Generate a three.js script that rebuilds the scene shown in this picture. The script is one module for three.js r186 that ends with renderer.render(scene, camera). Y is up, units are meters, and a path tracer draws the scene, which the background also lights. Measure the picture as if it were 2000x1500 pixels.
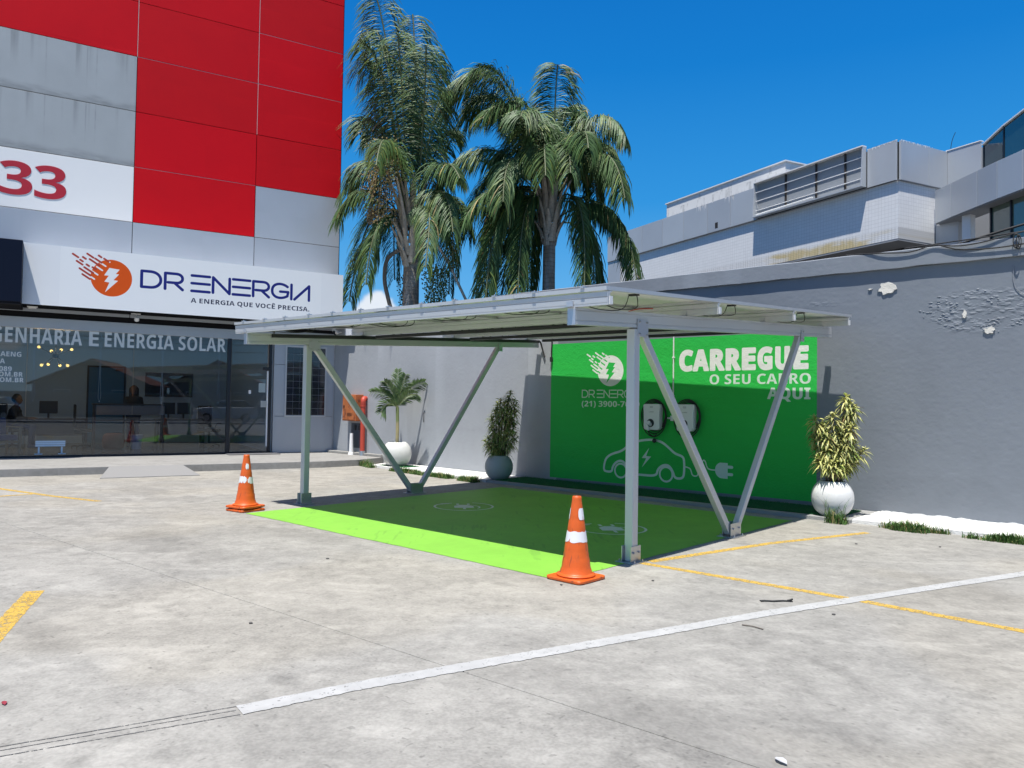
import * as THREE from 'three';
import { RoundedBoxGeometry } from 'three/addons/geometries/RoundedBoxGeometry.js';
import { mergeGeometries, mergeVertices, toCreasedNormals } from 'three/addons/utils/BufferGeometryUtils.js';
import { FontLoader } from 'three/addons/loaders/FontLoader.js';
import { MarchingCubes } from 'three/addons/objects/MarchingCubes.js';

// ---------- camera, sky, sun, exposure ----------
const scene = new THREE.Scene();
const camera = new THREE.PerspectiveCamera(53.656, 4 / 3, 0.05, 600);
camera.position.set(0, 1.5, 0);
camera.rotation.order = 'YXZ';
camera.rotation.set(0.02734, 0.73737, 0.015518);
const renderer = new THREE.WebGLRenderer({ antialias: true });
renderer.toneMapping = THREE.LinearToneMapping;
renderer.toneMappingExposure = 1.4;
renderer.shadowMap.enabled = true;
const SUN = new THREE.Vector3(0.117, 1, 0.315).normalize();
const sun = new THREE.DirectionalLight(new THREE.Color(1, 0.965, 0.9), 5.0);
sun.position.copy(SUN).multiplyScalar(60).add(new THREE.Vector3(-8, 0, -8));
sun.target.position.set(-8, 0, -8); scene.add(sun, sun.target);
sun.castShadow = true; sun.shadow.mapSize.set(4096, 4096);
Object.assign(sun.shadow.camera, { left: -30, right: 30, top: 30, bottom: -30, near: 1, far: 140 });

// ---------- noise ----------
function rng(a) { return () => { a |= 0; a = a + 0x6D2B79F5 | 0; let t = Math.imul(a ^ a >>> 15, 1 | a); t = t + Math.imul(t ^ t >>> 7, 61 | t) ^ t; return ((t ^ t >>> 14) >>> 0) / 4294967296; }; }
const NT = new Float32Array(65536); { const r = rng(7); for (let i = 0; i < 65536; i++) NT[i] = r(); }
function vn(x, y) { const xi = Math.floor(x), yi = Math.floor(y); let fx = x - xi, fy = y - yi; fx = fx * fx * (3 - 2 * fx); fy = fy * fy * (3 - 2 * fy);
  const a = xi & 255, b = (xi + 1) & 255, c = (yi & 255) << 8, d = ((yi + 1) & 255) << 8;
  const p = NT[a | c], q = NT[b | c], r = NT[a | d], s = NT[b | d]; return p + (q - p) * fx + (r - p) * fy + (p - q - r + s) * fx * fy; }
function fbm(x, y, o = 4) { let s = 0, a = 0.5, t = 0; for (let i = 0; i < o; i++) { s += a * vn(x + i * 17.3, y + i * 9.1); t += a; x *= 2.03; y *= 2.03; a *= 0.5; } return s / t; }
const cl = (x, a = 0, b = 1) => Math.min(b, Math.max(a, x));
const ss = (a, b, x) => { x = cl((x - a) / (b - a)); return x * x * (3 - 2 * x); };
const lerp = (a, b, t) => a + (b - a) * t;
const s2l = (c) => { c /= 255; return c <= 0.04045 ? c / 12.92 : Math.pow((c + 0.055) / 1.055, 2.4); };
const l2s = (c) => 255 * (c <= 0.0031308 ? 12.92 * c : 1.055 * Math.pow(c, 1 / 2.4) - 0.055);

// sky: clear tropical blue, a few low cumulus near the horizon
{
  const W = 2048, H = 1024, d = new Float32Array(W * H * 4);
  const stops = [[-90, 150, 165, 180], [-2, 176, 208, 232], [0, 182, 216, 238], [3, 150, 203, 240], [8, 100, 178, 236], [15, 52, 150, 224], [24, 24, 126, 209], [35, 13, 106, 193], [60, 9, 82, 168], [90, 9, 72, 156]];
  const puffs = []; const r = rng(21);
  const addCloud = (az, el, w, h, n) => { for (let i = 0; i < n; i++) { const t = r() * 2 - 1; puffs.push([az + t * w, el + r() * h * (1 - t * t) - h * 0.2, w * (0.10 + 0.13 * r()), h * (0.14 + 0.14 * r())]); } };
  addCloud(52.5, 6.6, 1.6, 1.9, 60);
  for (let i = 0; i < 14; i++) { const a = 75 + i * 20 + r() * 10; addCloud(a, 3 + r() * 3, 3 + r() * 6, 1 + r() * 1.6, 18); }
  for (let y = 0; y < H; y++) { const el = ((y + 0.5) / H - 0.5) * 180; let k = 0; while (k < stops.length - 2 && el > stops[k + 1][0]) k++;
    const a = stops[k], b = stops[k + 1], t = cl((el - a[0]) / (b[0] - a[0]));
    const base = [1, 2, 3].map((i) => lerp(s2l(a[i]), s2l(b[i]), t) / 1.4);
    const near = el > -1 && el < 14 ? puffs : [];
    for (let x = 0; x < W; x++) { const i = (y * W + x) * 4; const u = (x + 0.5) / W;
      // direction for equirect u: three maps u = atan2(dir.z, dir.x)/2pi + 0.5
      const ph = (u - 0.5) * 2 * Math.PI; const dx = Math.cos(ph), dz = Math.sin(ph);
      let az = Math.atan2(-dx, -dz) * 180 / Math.PI; if (az < 0) az += 360; // 0 = -z, grows toward -x
      let c = 0; for (const p of near) { let da = az - p[0]; if (da > 180) da -= 360; if (Math.abs(da) > p[2] * 1.6 || Math.abs(el - p[1]) > p[3] * 1.6) continue; const q = (da / p[2]) ** 2 + ((el - p[1]) / p[3]) ** 2; c += Math.exp(-q * 1.6); }
      c = ss(0.35, 0.75, c * (0.45 + 1.1 * fbm(az * 5, el * 6, 4)));
      const elr = el * Math.PI / 180, cs = (dx * Math.cos(elr)) * SUN.x + Math.sin(elr) * SUN.y + dz * Math.cos(elr) * SUN.z;
      const glow = el > 0 ? 0.18 * Math.exp((cs - 1) * 9) : 0;
      const cw = [0.60, 0.63, 0.67];
      for (let j = 0; j < 3; j++) d[i + j] = lerp(base[j] + glow, cw[j], c * 0.92); d[i + 3] = 1; } }
  const t = new THREE.DataTexture(d, W, H, THREE.RGBAFormat, THREE.FloatType); t.mapping = THREE.EquirectangularReflectionMapping; t.magFilter = t.minFilter = THREE.LinearFilter; t.needsUpdate = true;
  scene.background = t; scene.environment = t;
}

// ---------- helpers ----------
const names = new Map();
function numbered(n) { const k = names.get(n) || 0; names.set(n, k + 1); return k ? n + '_' + String(k).padStart(3, '0') : n; }
function thing(name, label, category, pos = [0, 0, 0], ry = 0, group) { const g = new THREE.Group(); g.name = numbered(name); g.position.set(...pos); g.rotation.y = ry; g.userData = { label, category }; if (group) g.userData.group = group; scene.add(g); return g; }
function part(name, geo, mat, parent) { const m = new THREE.Mesh(geo, mat); m.name = name; parent.add(m); return m; }
function sub(name, parent, pos) { const g = new THREE.Group(); g.name = name; if (pos) g.position.set(...pos); parent.add(g); return g; }
function single(name, geo, mat, label, category, group) { const m = new THREE.Mesh(geo, mat); m.name = numbered(name); m.userData = { label, category }; if (group) m.userData.group = group; scene.add(m); return m; }
function struct(name, geo, mat) { const m = new THREE.Mesh(geo, mat); m.name = numbered(name); m.userData = { kind: 'structure' }; scene.add(m); return m; }
function box(w, h, d, x = 0, y = 0, z = 0) { return new THREE.BoxGeometry(w, h, d).translate(x, y, z); }
function bx(x0, x1, y0, y1, z0, z1) { return box(x1 - x0, y1 - y0, z1 - z0, (x0 + x1) / 2, (y0 + y1) / 2, (z0 + z1) / 2); }
function rbox(w, h, d, r, x = 0, y = 0, z = 0) { return new RoundedBoxGeometry(w, h, d, 1, Math.min(r, w / 2.01, h / 2.01, d / 2.01)).translate(x, y, z); }
function cyl(r0, r1, h, n = 16, x = 0, y = 0, z = 0) { return new THREE.CylinderGeometry(r0, r1, h, n).translate(x, y, z); }
function tube(pts, r, n = 24, k = 6) { return new THREE.TubeGeometry(new THREE.CatmullRomCurve3(pts.map((p) => new THREE.Vector3(...p)), false, 'centripetal'), n, r, k); }
function rod(a, b, r, k = 8) { const A = new THREE.Vector3(...a), B = new THREE.Vector3(...b), d = B.clone().sub(A); const g = new THREE.CylinderGeometry(r, r, d.length(), k); g.applyQuaternion(new THREE.Quaternion().setFromUnitVectors(new THREE.Vector3(0, 1, 0), d.clone().normalize())); const c = A.add(B).multiplyScalar(0.5); return g.translate(c.x, c.y, c.z); }
function merge(list) { const l = list.map((g) => { g = g.index ? g.toNonIndexed() : g; for (const k of Object.keys(g.attributes)) if (!['position', 'normal', 'uv', 'color'].includes(k)) g.deleteAttribute(k); return g; }); return mergeGeometries(l); }
function xf(g, m) { return g.applyMatrix4(m); }
function plate(pts, y, up = true) { // flat polygon in xz at height y
  const s = new THREE.Shape(pts.map((p) => new THREE.Vector2(p[0], -p[1]))); const g = new THREE.ShapeGeometry(s); g.rotateX(-Math.PI / 2); g.translate(0, y, 0); const p = g.attributes.position, uv = g.attributes.uv; for (let i = 0; i < p.count; i++) uv.setXY(i, p.getX(i), p.getZ(i)); return g; }
// uv in metres from the dominant normal axis
function metreUV(g, ox = 0, oy = 0) { g = g.index ? g.toNonIndexed() : g; const p = g.attributes.position, n = g.attributes.normal, u = new Float32Array(p.count * 2);
  for (let i = 0; i < p.count; i++) { const nx = Math.abs(n.getX(i)), ny = Math.abs(n.getY(i)), nz = Math.abs(n.getZ(i)); let a, b; if (ny >= nx && ny >= nz) { a = p.getX(i); b = p.getZ(i); } else if (nx >= nz) { a = p.getZ(i); b = p.getY(i); } else { a = p.getX(i); b = p.getY(i); } u[2 * i] = a + ox; u[2 * i + 1] = b + oy; }
  g.setAttribute('uv', new THREE.BufferAttribute(u, 2)); return g; }
function dataTex(w, h, fn, srgb = true, repeat) { const d = new Uint8Array(w * h * 4); const o = [0, 0, 0]; for (let y = 0; y < h; y++) for (let x = 0; x < w; x++) { const c = fn((x + 0.5) / w, (y + 0.5) / h, o) ?? o; const i = (y * w + x) * 4; if (typeof c === 'number') { d[i] = d[i + 1] = d[i + 2] = cl(c * 255, 0, 255); } else { for (let j = 0; j < 3; j++) d[i + j] = srgb ? cl(l2s(cl(c[j])), 0, 255) : cl(c[j] * 255, 0, 255); } d[i + 3] = 255; }
  const t = new THREE.DataTexture(d, w, h); t.magFilter = THREE.LinearFilter; t.minFilter = THREE.LinearMipmapLinearFilter; t.generateMipmaps = true; t.wrapS = t.wrapT = THREE.RepeatWrapping; if (srgb) t.colorSpace = THREE.SRGBColorSpace; if (repeat) t.repeat.set(...repeat); t.needsUpdate = true; return t; }
function canvasTex(w, h, draw, srgb = true) { const c = document.createElement('canvas'); c.width = w; c.height = h; const x = c.getContext('2d'); draw(x, w, h); const t = new THREE.CanvasTexture(c); if (srgb) t.colorSpace = THREE.SRGBColorSpace; t.magFilter = THREE.LinearFilter; t.anisotropy = 8; return t; }
const lin = (r, g, b) => new THREE.Color().setRGB(r, g, b);
function std(c, rough = 0.7, metal = 0, extra = {}) { return new THREE.MeshStandardMaterial({ color: c, roughness: rough, metalness: metal, ...extra }); }
function phys(c, rough, extra = {}) { return new THREE.MeshPhysicalMaterial({ color: c, roughness: rough, ...extra }); }
const tile = (t, a, b) => { const c = t.clone(); c.repeat.set(a, b ?? a); c.needsUpdate = true; return c; };

// ---------- shared textures ----------
const grainT = dataTex(512, 512, (u, v) => { const x = u * 128, y = v * 128; return 0.35 * NT[((x * 2) & 255) | (((y * 2) & 255) << 8)] + 0.35 * vn(u * 64, v * 64) + 0.3 * vn(u * 16, v * 16); }, false);
const plasterBump = dataTex(1024, 1024, (u, v) => 0.5 * fbm(u * 8, v * 8, 3) + 0.3 * fbm(u * 32, v * 32, 3) + 0.2 * vn(u * 128, v * 128), false);
const wearA = dataTex(1024, 1024, (u, v) => { const n = fbm(u * 32, v * 32, 4) * 0.55 + vn(u * 128, v * 128) * 0.25 + vn(u * 8, v * 8) * 0.2; return ss(0.30, 0.46, n); }, false);
// ---------- shared materials ----------
const alu = std(lin(0.57, 0.58, 0.585), 0.45, 0.4);
const aluPlate = std(lin(0.56, 0.57, 0.60), 0.36, 0.7);
const zinc = std(lin(0.5, 0.51, 0.53), 0.32, 0.9);
const blackPlastic = std(lin(0.02, 0.02, 0.022), 0.45);
const blackRubber = std(lin(0.018, 0.018, 0.018), 0.7);
const whitePlastic = std(lin(0.74, 0.74, 0.73), 0.35);
const darkFrame = std(lin(0.018, 0.022, 0.03), 0.35, 0.3);
const whitePaint = std(lin(0.78, 0.78, 0.77), 0.55);
// ---------- ground ----------
{
  const asphalt = std(lin(0.09, 0.088, 0.085), 0.9, 0, { bumpMap: tile(grainT, 1.5), bumpScale: 0.004 });
  const g = new THREE.PlaneGeometry(600, 600).rotateX(-Math.PI / 2); g.translate(0, -0.03, 0); struct('ground', metreUV(g), asphalt);
  // concrete lot, two pours divided by the long joint
  const stains = [[-8.0, -3.5, 1.3, 0.35, 0.5], [-7.4, -4.8, 1.0, 0.3, 0.35], [-7.2, -5.6, 0.9, 0.25, 0.3], [-5.3, -1.6, 0.5, 0.22, 0.45], [-3.64, -2.25, 0.16, 0.07, 0.5], [-1.5, -3.2, 0.8, 0.35, 0.4], [-2.2, -3.3, 0.5, 0.2, 0.25], [-1.15, -3.7, 0.5, 0.3, 0.4], [-2.9, -1.9, 0.6, 0.3, 0.25], [-12.5, -5.2, 1.6, 0.4, 0.3], [-1.5, -7.4, 0.7, 0.4, 0.3], [-3.2, -3.6, 0.7, 0.2, 0.25]];
  const conc = (X, Z, o) => {
    const wx = (fbm(X * 0.9 + 3, Z * 0.9, 3) - 0.5) * 1.6, wz = (fbm(X * 0.9 + 31, Z * 0.9 + 7, 3) - 0.5) * 1.6;
    const big = fbm(X * 0.28 + 5, Z * 0.28 + 2, 3), mid = fbm((X + wx) * 1.1, (Z + wz) * 1.6 + 40, 4);
    const ru = X * 0.74 - Z * 0.67, rv = X * 0.67 + Z * 0.74; const st = fbm((ru + wx * 0.3) * 1.6, (rv + wz * 0.3) * 9, 4);
    const fine = fbm(X * 23, Z * 23, 3), grit = vn(X * 97, Z * 97);
    const spk = fbm(X * 7, Z * 7, 4); let v = 0.268 + (big - 0.5) * 0.04 + (mid - 0.5) * 0.07 + (st - 0.5) * 0.045 + (spk - 0.5) * 0.07 + (fine - 0.5) * 0.075 + (grit - 0.5) * 0.07;
    v += 0.012 * ss(0.57, 0.66, mid) + 0.022 * ss(0.58, 0.68, st) * ss(0.45, 0.6, spk) - 0.025 * ss(0.58, 0.7, 1 - spk) * ss(0.45, 0.6, st);
    let warm = 0.042 + 0.022 * ss(0.5, 0.62, fbm(X * 0.45 + 60, Z * 0.45, 3));
    for (const s of stains) { const q = ((X - s[0]) / s[2]) ** 2 + ((Z - s[1]) / s[3]) ** 2; if (q < 3) v *= 1 - 0.34 * s[4] * ss(0.35, 0.75, Math.exp(-q * 0.8) * (0.45 + fbm(X * 3.1, Z * 3.1, 4))); }
    const pit = vn(X * 41 + 9, Z * 41); if (pit > 0.93) v *= 0.72;
    o[0] = v * (1 + warm * 0.9); o[1] = v; o[2] = v * (0.965 - warm * 1.5); };
  const slab = (x0, x1, z0, z1, w, h) => { // z0 far (more negative)
    const t = dataTex(w, h, (u, v, o) => { conc(x0 + u * (x1 - x0), z0 + v * (z1 - z0), o); }); t.wrapS = t.wrapT = THREE.ClampToEdgeWrapping; return t; };
  const lot = new THREE.Group(); lot.name = 'parking_lot'; lot.userData = { kind: 'structure' }; scene.add(lot);
  const mk = (pts, tex, x0, x1, z0, z1) => { const s = new THREE.Shape(pts.map((p) => new THREE.Vector2(p[0], -p[1]))); const g = new THREE.ExtrudeGeometry(s, { depth: 0.04, bevelEnabled: true, bevelSize: 0.003, bevelThickness: 0.003, bevelSegments: 1 }); g.rotateX(-Math.PI / 2); g.translate(0, -0.043, 0);
    const p = g.attributes.position, uv = g.attributes.uv; for (let i = 0; i < p.count; i++) uv.setXY(i, (p.getX(i) - x0) / (x1 - x0), (p.getZ(i) - z0) / (z1 - z0));
    const gb = tile(grainT, (x1 - x0) / 0.6, (z1 - z0) / 0.6); return part('concrete_slab', g, std(lin(1, 1, 1), 0.86, 0, { map: tex, bumpMap: gb, bumpScale: 0.0014 }), lot); };
  const jz = (x) => -3.02 + (x + 3) * -0.045; // the joint
  const J = 0.007;
  const tA = slab(-9, 3, -4, 4, 2048, 1536), tB = slab(-20, 4, -13, -2.3, 2048, 1536);
  mk([[-9, jz(-9) + J], [3, jz(3) + J], [3, 4], [-9, 4]], tA, -9, 3, -4, 4);
  mk([[-20, -12.6], [4, -12.6], [4, jz(4) - J], [-20, jz(-20) - J]], tB, -20, 4, -13, -2.3);
  mk([[-20, jz(-20) + J], [-9 - J * 2, jz(-9) + J], [-9 - J * 2, 4], [-20, 4]], tB, -20, 4, -13, -2.3);
  const tC = dataTex(512, 512, (u, v, o) => { conc(u * 20, v * 20 + 50, o); });
  { const mC = (pts) => { const s = new THREE.Shape(pts.map((p) => new THREE.Vector2(p[0], -p[1]))); const g = new THREE.ExtrudeGeometry(s, { depth: 0.04, bevelEnabled: false }); g.rotateX(-Math.PI / 2); g.translate(0, -0.041, 0); part('concrete_slab', metreUV(g), std(lin(1, 1, 1), 0.86, 0, { map: tile(tC, 0.05) }), lot); };
    mC([[-30, 4 + J], [12, 4 + J], [12, 16], [-30, 16]]); mC([[4 + J, -12.6], [12, -12.6], [12, 4], [4 + J, 4]]); mC([[3 + J, jz(3) + J], [4, jz(4) + J], [4, 4], [3 + J, 4]]); mC([[-30, -12.6], [-20 - J, -12.6], [-20 - J, 4], [-30, 4]]); }

  // painted charging bay
  const padT = dataTex(1024, 1024, (u, v, o) => { const X = u * 5.4, Z = v * 5; const n = fbm(X * 2, Z * 2, 4), st = fbm(X * 1.3 + Z * 1.2, (X - Z) * 14, 3); let k = 1 + (n - 0.5) * 0.22 + (fbm(X * 14, Z * 14, 2) - 0.5) * 0.1;
    const sc = ss(0.66, 0.74, st) * ss(0.5, 0.62, fbm(X * 2.4 + 4, Z * 2.4, 2)) * 0.16; k *= 1 - sc; o[0] = 0.20 * k; o[1] = 0.47 * k; o[2] = 0.05 * k + sc * 0.02; });
  const padMat = std(lin(1, 1, 1), 0.62, 0, { map: padT, bumpMap: tile(grainT, 6), bumpScale: 0.0012 });
  const rp = rng(5); const edge = []; const P = [[-9.415, -5.141], [-4.08, -5.141], [-4.08, -10.125], [-9.415, -10.125]];
  for (let k = 0; k < 4; k++) { const a = P[k], b = P[(k + 1) % 4]; for (let i = 0; i < 40; i++) { const t = i / 40; edge.push([lerp(a[0], b[0], t) + (rp() - 0.5) * 0.012, lerp(a[1], b[1], t) + (rp() - 0.5) * 0.012]); } }
  const pg = plate(edge, 0.004); { const p = pg.attributes.position, uv = pg.attributes.uv; for (let i = 0; i < p.count; i++) uv.setXY(i, (p.getX(i) + 9.42) / 5.4, (p.getZ(i) + 10.13) / 5); }
  const pad = struct('painted_parking_bay', pg, padMat);
  const iconMat = std(lin(0.66, 0.72, 0.62), 0.6);
  for (const [ix, iz] of [[-7.98, -7.78], [-5.36, -7.74]]) {
    const list = []; const ring = (r0, r1, a0, al) => { const g = new THREE.RingGeometry(r0, r1, 48, 1, a0, al); list.push(g); };
    ring(0.408, 0.44, 2.3, 5.2);
    const poly = (pts) => list.push(new THREE.ShapeGeometry(new THREE.Shape(pts.map((p) => new THREE.Vector2(...p)))));
    poly([[-0.14, -0.16], [0.14, -0.16], [0.14, 0.05], [0.05, 0.16], [-0.05, 0.16], [-0.14, 0.05]]);
    poly([[-0.1, 0.17], [-0.06, 0.17], [-0.06, 0.3], [-0.1, 0.3]]); poly([[0.06, 0.17], [0.1, 0.17], [0.1, 0.3], [0.06, 0.3]]);
    poly([[-0.02, -0.17], [0.02, -0.17], [0.02, -0.3], [-0.02, -0.3]]);
    poly([[-0.3, 0.28], [-0.16, 0.34], [-0.16, 0.38], [-0.32, 0.33]]); poly([[-0.36, 0.2], [-0.2, 0.27], [-0.2, 0.3], [-0.36, 0.24]]);
    const arc = []; for (let i = 0; i <= 12; i++) { const a = -0.6 + i / 12 * 1.5; arc.push([0.24 * Math.cos(a), 0.24 * Math.sin(a) - 0.08]); } for (let i = 12; i >= 0; i--) { const a = -0.6 + i / 12 * 1.5; arc.push([0.215 * Math.cos(a), 0.215 * Math.sin(a) - 0.08]); } poly(arc);
    const g = merge(list); g.rotateX(-Math.PI / 2); g.rotateY(0.85); g.translate(ix, 0.008, iz); part('charging_symbol', metreUV(g), iconMat, pad); }

  // line markings: each a ragged thin sheet
  const yellow = std(lin(0.52, 0.335, 0.06), 0.75, 0, { alphaMap: tile(dataTex(1024, 1024, (u, v) => { const n = fbm(u * 60, v * 60, 4) * 0.6 + vn(u * 200, v * 200) * 0.4; return 0.25 + 0.75 * ss(0.34, 0.5, n); }, false), 0.7), transparent: true }), white = std(lin(0.45, 0.45, 0.445), 0.7, 0, { map: tile(dataTex(256, 256, (u, v, o) => { const k = 0.86 + 0.28 * (fbm(u * 16, v * 16, 4) - 0.3); o[0] = k; o[1] = k; o[2] = k * 0.98; }), 0.8), alphaMap: tile(dataTex(512, 512, (u, v) => { const n = fbm(u * 50, v * 50, 4) * 0.6 + vn(u * 180, v * 180) * 0.4; return 0.45 + 0.55 * ss(0.22, 0.33, n); }, false), 0.8), transparent: true });
  function stripe(name, pts, w, mat, y, seed, rag = 0.008) { const r = rng(seed), L = [], R = []; for (let k = 0; k + 1 < pts.length; k++) { const a = pts[k], b = pts[k + 1], dx = b[0] - a[0], dz = b[1] - a[1], l = Math.hypot(dx, dz), nx = -dz / l, nz = dx / l, n = Math.ceil(l / 0.022); for (let i = 0; i <= n; i++) { const t = i / n, x = a[0] + dx * t, z = a[1] + dz * t; L.push([x + nx * (w / 2 + (r() - 0.5) * rag), z + nz * (w / 2 + (r() - 0.5) * rag)]); R.push([x - nx * (w / 2 + (r() - 0.5) * rag), z - nz * (w / 2 + (r() - 0.5) * rag)]); } }
    const pos = [], idx = [], uv = []; for (let i = 0; i < L.length; i++) { pos.push(L[i][0], y, L[i][1], R[i][0], y, R[i][1]); uv.push(...L[i], ...R[i]); if (i) idx.push(2 * i - 2, 2 * i - 1, 2 * i, 2 * i, 2 * i - 1, 2 * i + 1); } const g = new THREE.BufferGeometry(); g.setAttribute('position', new THREE.Float32BufferAttribute(pos, 3)); g.setAttribute('uv', new THREE.Float32BufferAttribute(uv, 2)); g.setIndex(idx); g.computeVertexNormals(); if (g.attributes.normal.getY(0) < 0) { const ix = g.index.array; for (let i = 0; i < ix.length; i += 3) { const t = ix[i]; ix[i] = ix[i + 1]; ix[i + 1] = t; } g.computeVertexNormals(); } return struct(name, g, mat); }
  stripe('yellow_line', [[-3.97, -6.40], [-3.57, -8.25], [-3.04, -9.87]], 0.095, yellow, 0.0018, 11);
  stripe('yellow_line', [[-3.99, -6.28], [-2.16, -6.32], [-0.2, -6.24]], 0.095, yellow, 0.0018, 12);
  stripe('yellow_line', [[-15.6, -3.40], [-13.0, -3.90], [-11.9, -4.2]], 0.095, yellow, 0.0018, 13);
  stripe('yellow_line', [[-13.45, -2.6], [-13.42, -3.76]], 0.095, yellow, 0.0018, 14);
  stripe('yellow_line', [[-6.70, -1.92], [-5.72, -1.44], [-4.6, -0.9]], 0.13, yellow, 0.0018, 15);
  stripe('white_line', [[-3.455, -1.88], [-3.31, -2.475], [-3.08, -3.21], [-2.795, -4.09], [-2.365, -5.43], [-1.755, -7.1], [-1.262, -8.41], [-0.7, -10.1]], 0.12, white, 0.0036, 16, 0.012);
  const pencil = std(lin(0.10, 0.10, 0.10), 0.8, 0, { alphaMap: tile(wearA, 2), transparent: true });
  stripe('setting_out_line', [[-4.0, -0.45], [-3.822, -0.981], [-3.677, -1.405], [-3.50, -1.93]], 0.009, pencil, 0.0018, 17, 0.003);
  stripe('setting_out_line', [[-3.95, -0.45], [-3.78, -0.972], [-3.47, -1.87]], 0.006, pencil, 0.0018, 18, 0.003);
  stripe('setting_out_line', [[-3.88, -0.45], [-3.719, -0.956], [-3.41, -1.86]], 0.008, pencil, 0.0018, 19, 0.003);
}
// street behind the photographer, mirrored in the shop glass
{ struct('street_pavement', metreUV(bx(12.02, 14, -0.03, 0.1, -30, 30)), std(lin(0.3, 0.29, 0.28), 0.9)); }

// ---------- site frames ----------
const FP = new THREE.Vector3(-17.4, 0, -12.04), FT = Math.PI / 2 - 0.295;   // shop front: local x to the right along the front, z out of it
const WP = new THREE.Vector3(-7, 0, -11.6), WT = 0.016;                     // boundary wall
const RP = new THREE.Vector3(-5.796, 0, -21.223), RT = -0.3689;             // tiled building behind the wall
function frame(P, T) { return (x, y, z) => new THREE.Vector3(x, y, z).applyAxisAngle(new THREE.Vector3(0, 1, 0), T).add(P).toArray(); }
const FW = frame(FP, FT), WW = frame(WP, WT), RW = frame(RP, RT);

// ---------- boundary wall ----------
const wallFace = (tint, blist) => {
  const w = 2048, h = 640, LX = 14, LY = 4.4;
  const map = dataTex(w, h, (u, v, o) => { const X = u * LX, Y = v * LY; let k = 1 + (fbm(X * 0.5 + 3, Y * 0.7, 3) - 0.5) * 0.13 + (fbm(X * 2.2, Y * 1.2 + 8, 4) - 0.5) * 0.12 + (fbm(X * 9, Y * 9, 3) - 0.5) * 0.05;
    const wash = blist ? 0 : ss(0.56, 0.72, fbm(X * 2.6, Y * 0.35 + 3, 3)) * ss(0.3, 0.6, fbm(X * 1.1 + 9, Y * 0.5, 2)) * 0.13; k += wash; k -= 0.07 * ss(0.58, 0.75, fbm(X * 0.9 + 40, Y * 2.1, 4)); o[0] = tint[0] * k; o[1] = tint[1] * k; o[2] = tint[2] * k; });
  const bump = dataTex(w, h, (u, v) => { const X = u * LX, Y = v * LY; let b = 0.30 + 0.10 * fbm(X * 2, Y * 2, 3) + 0.12 * fbm(X * 16, Y * 22, 3);
    if (blist) { const q = Math.exp(-(((X - 8.9) / 0.75) ** 2 + ((Y - 2.85) / 0.30) ** 2)) + 0.45 * Math.exp(-(((X - 6.7) / 0.55) ** 2 + ((Y - 3.1) / 0.14) ** 2)) + 0.5 * Math.exp(-(((X - 9.9) / 0.5) ** 2 + ((Y - 3.0) / 0.3) ** 2)); const cl1 = ss(0.25, 0.6, q * (0.5 + fbm(X * 2 + 11, Y * 3 + 2, 3))); const f = fbm(X * 15 + 3, Y * 34, 4); b += cl1 * 0.34 * ss(0.42, 0.74, f); }
    return b; }, false);
  for (const t of [map, bump]) { t.repeat.set(1 / LX, 1 / LY); }
  return std(lin(1, 1, 1), 0.62, 0, { map, bumpMap: bump, bumpScale: 0.018 }); };
const wallMatR = wallFace([0.178, 0.198, 0.224], true), wallMatL = wallFace([0.325, 0.342, 0.362], false), wallMatC = wallFace([0.20, 0.22, 0.244], false);
const muralTop = 2.70, muralBot = 0.10, mural = { x0: -2.46, x1: 2.68 };
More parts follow.
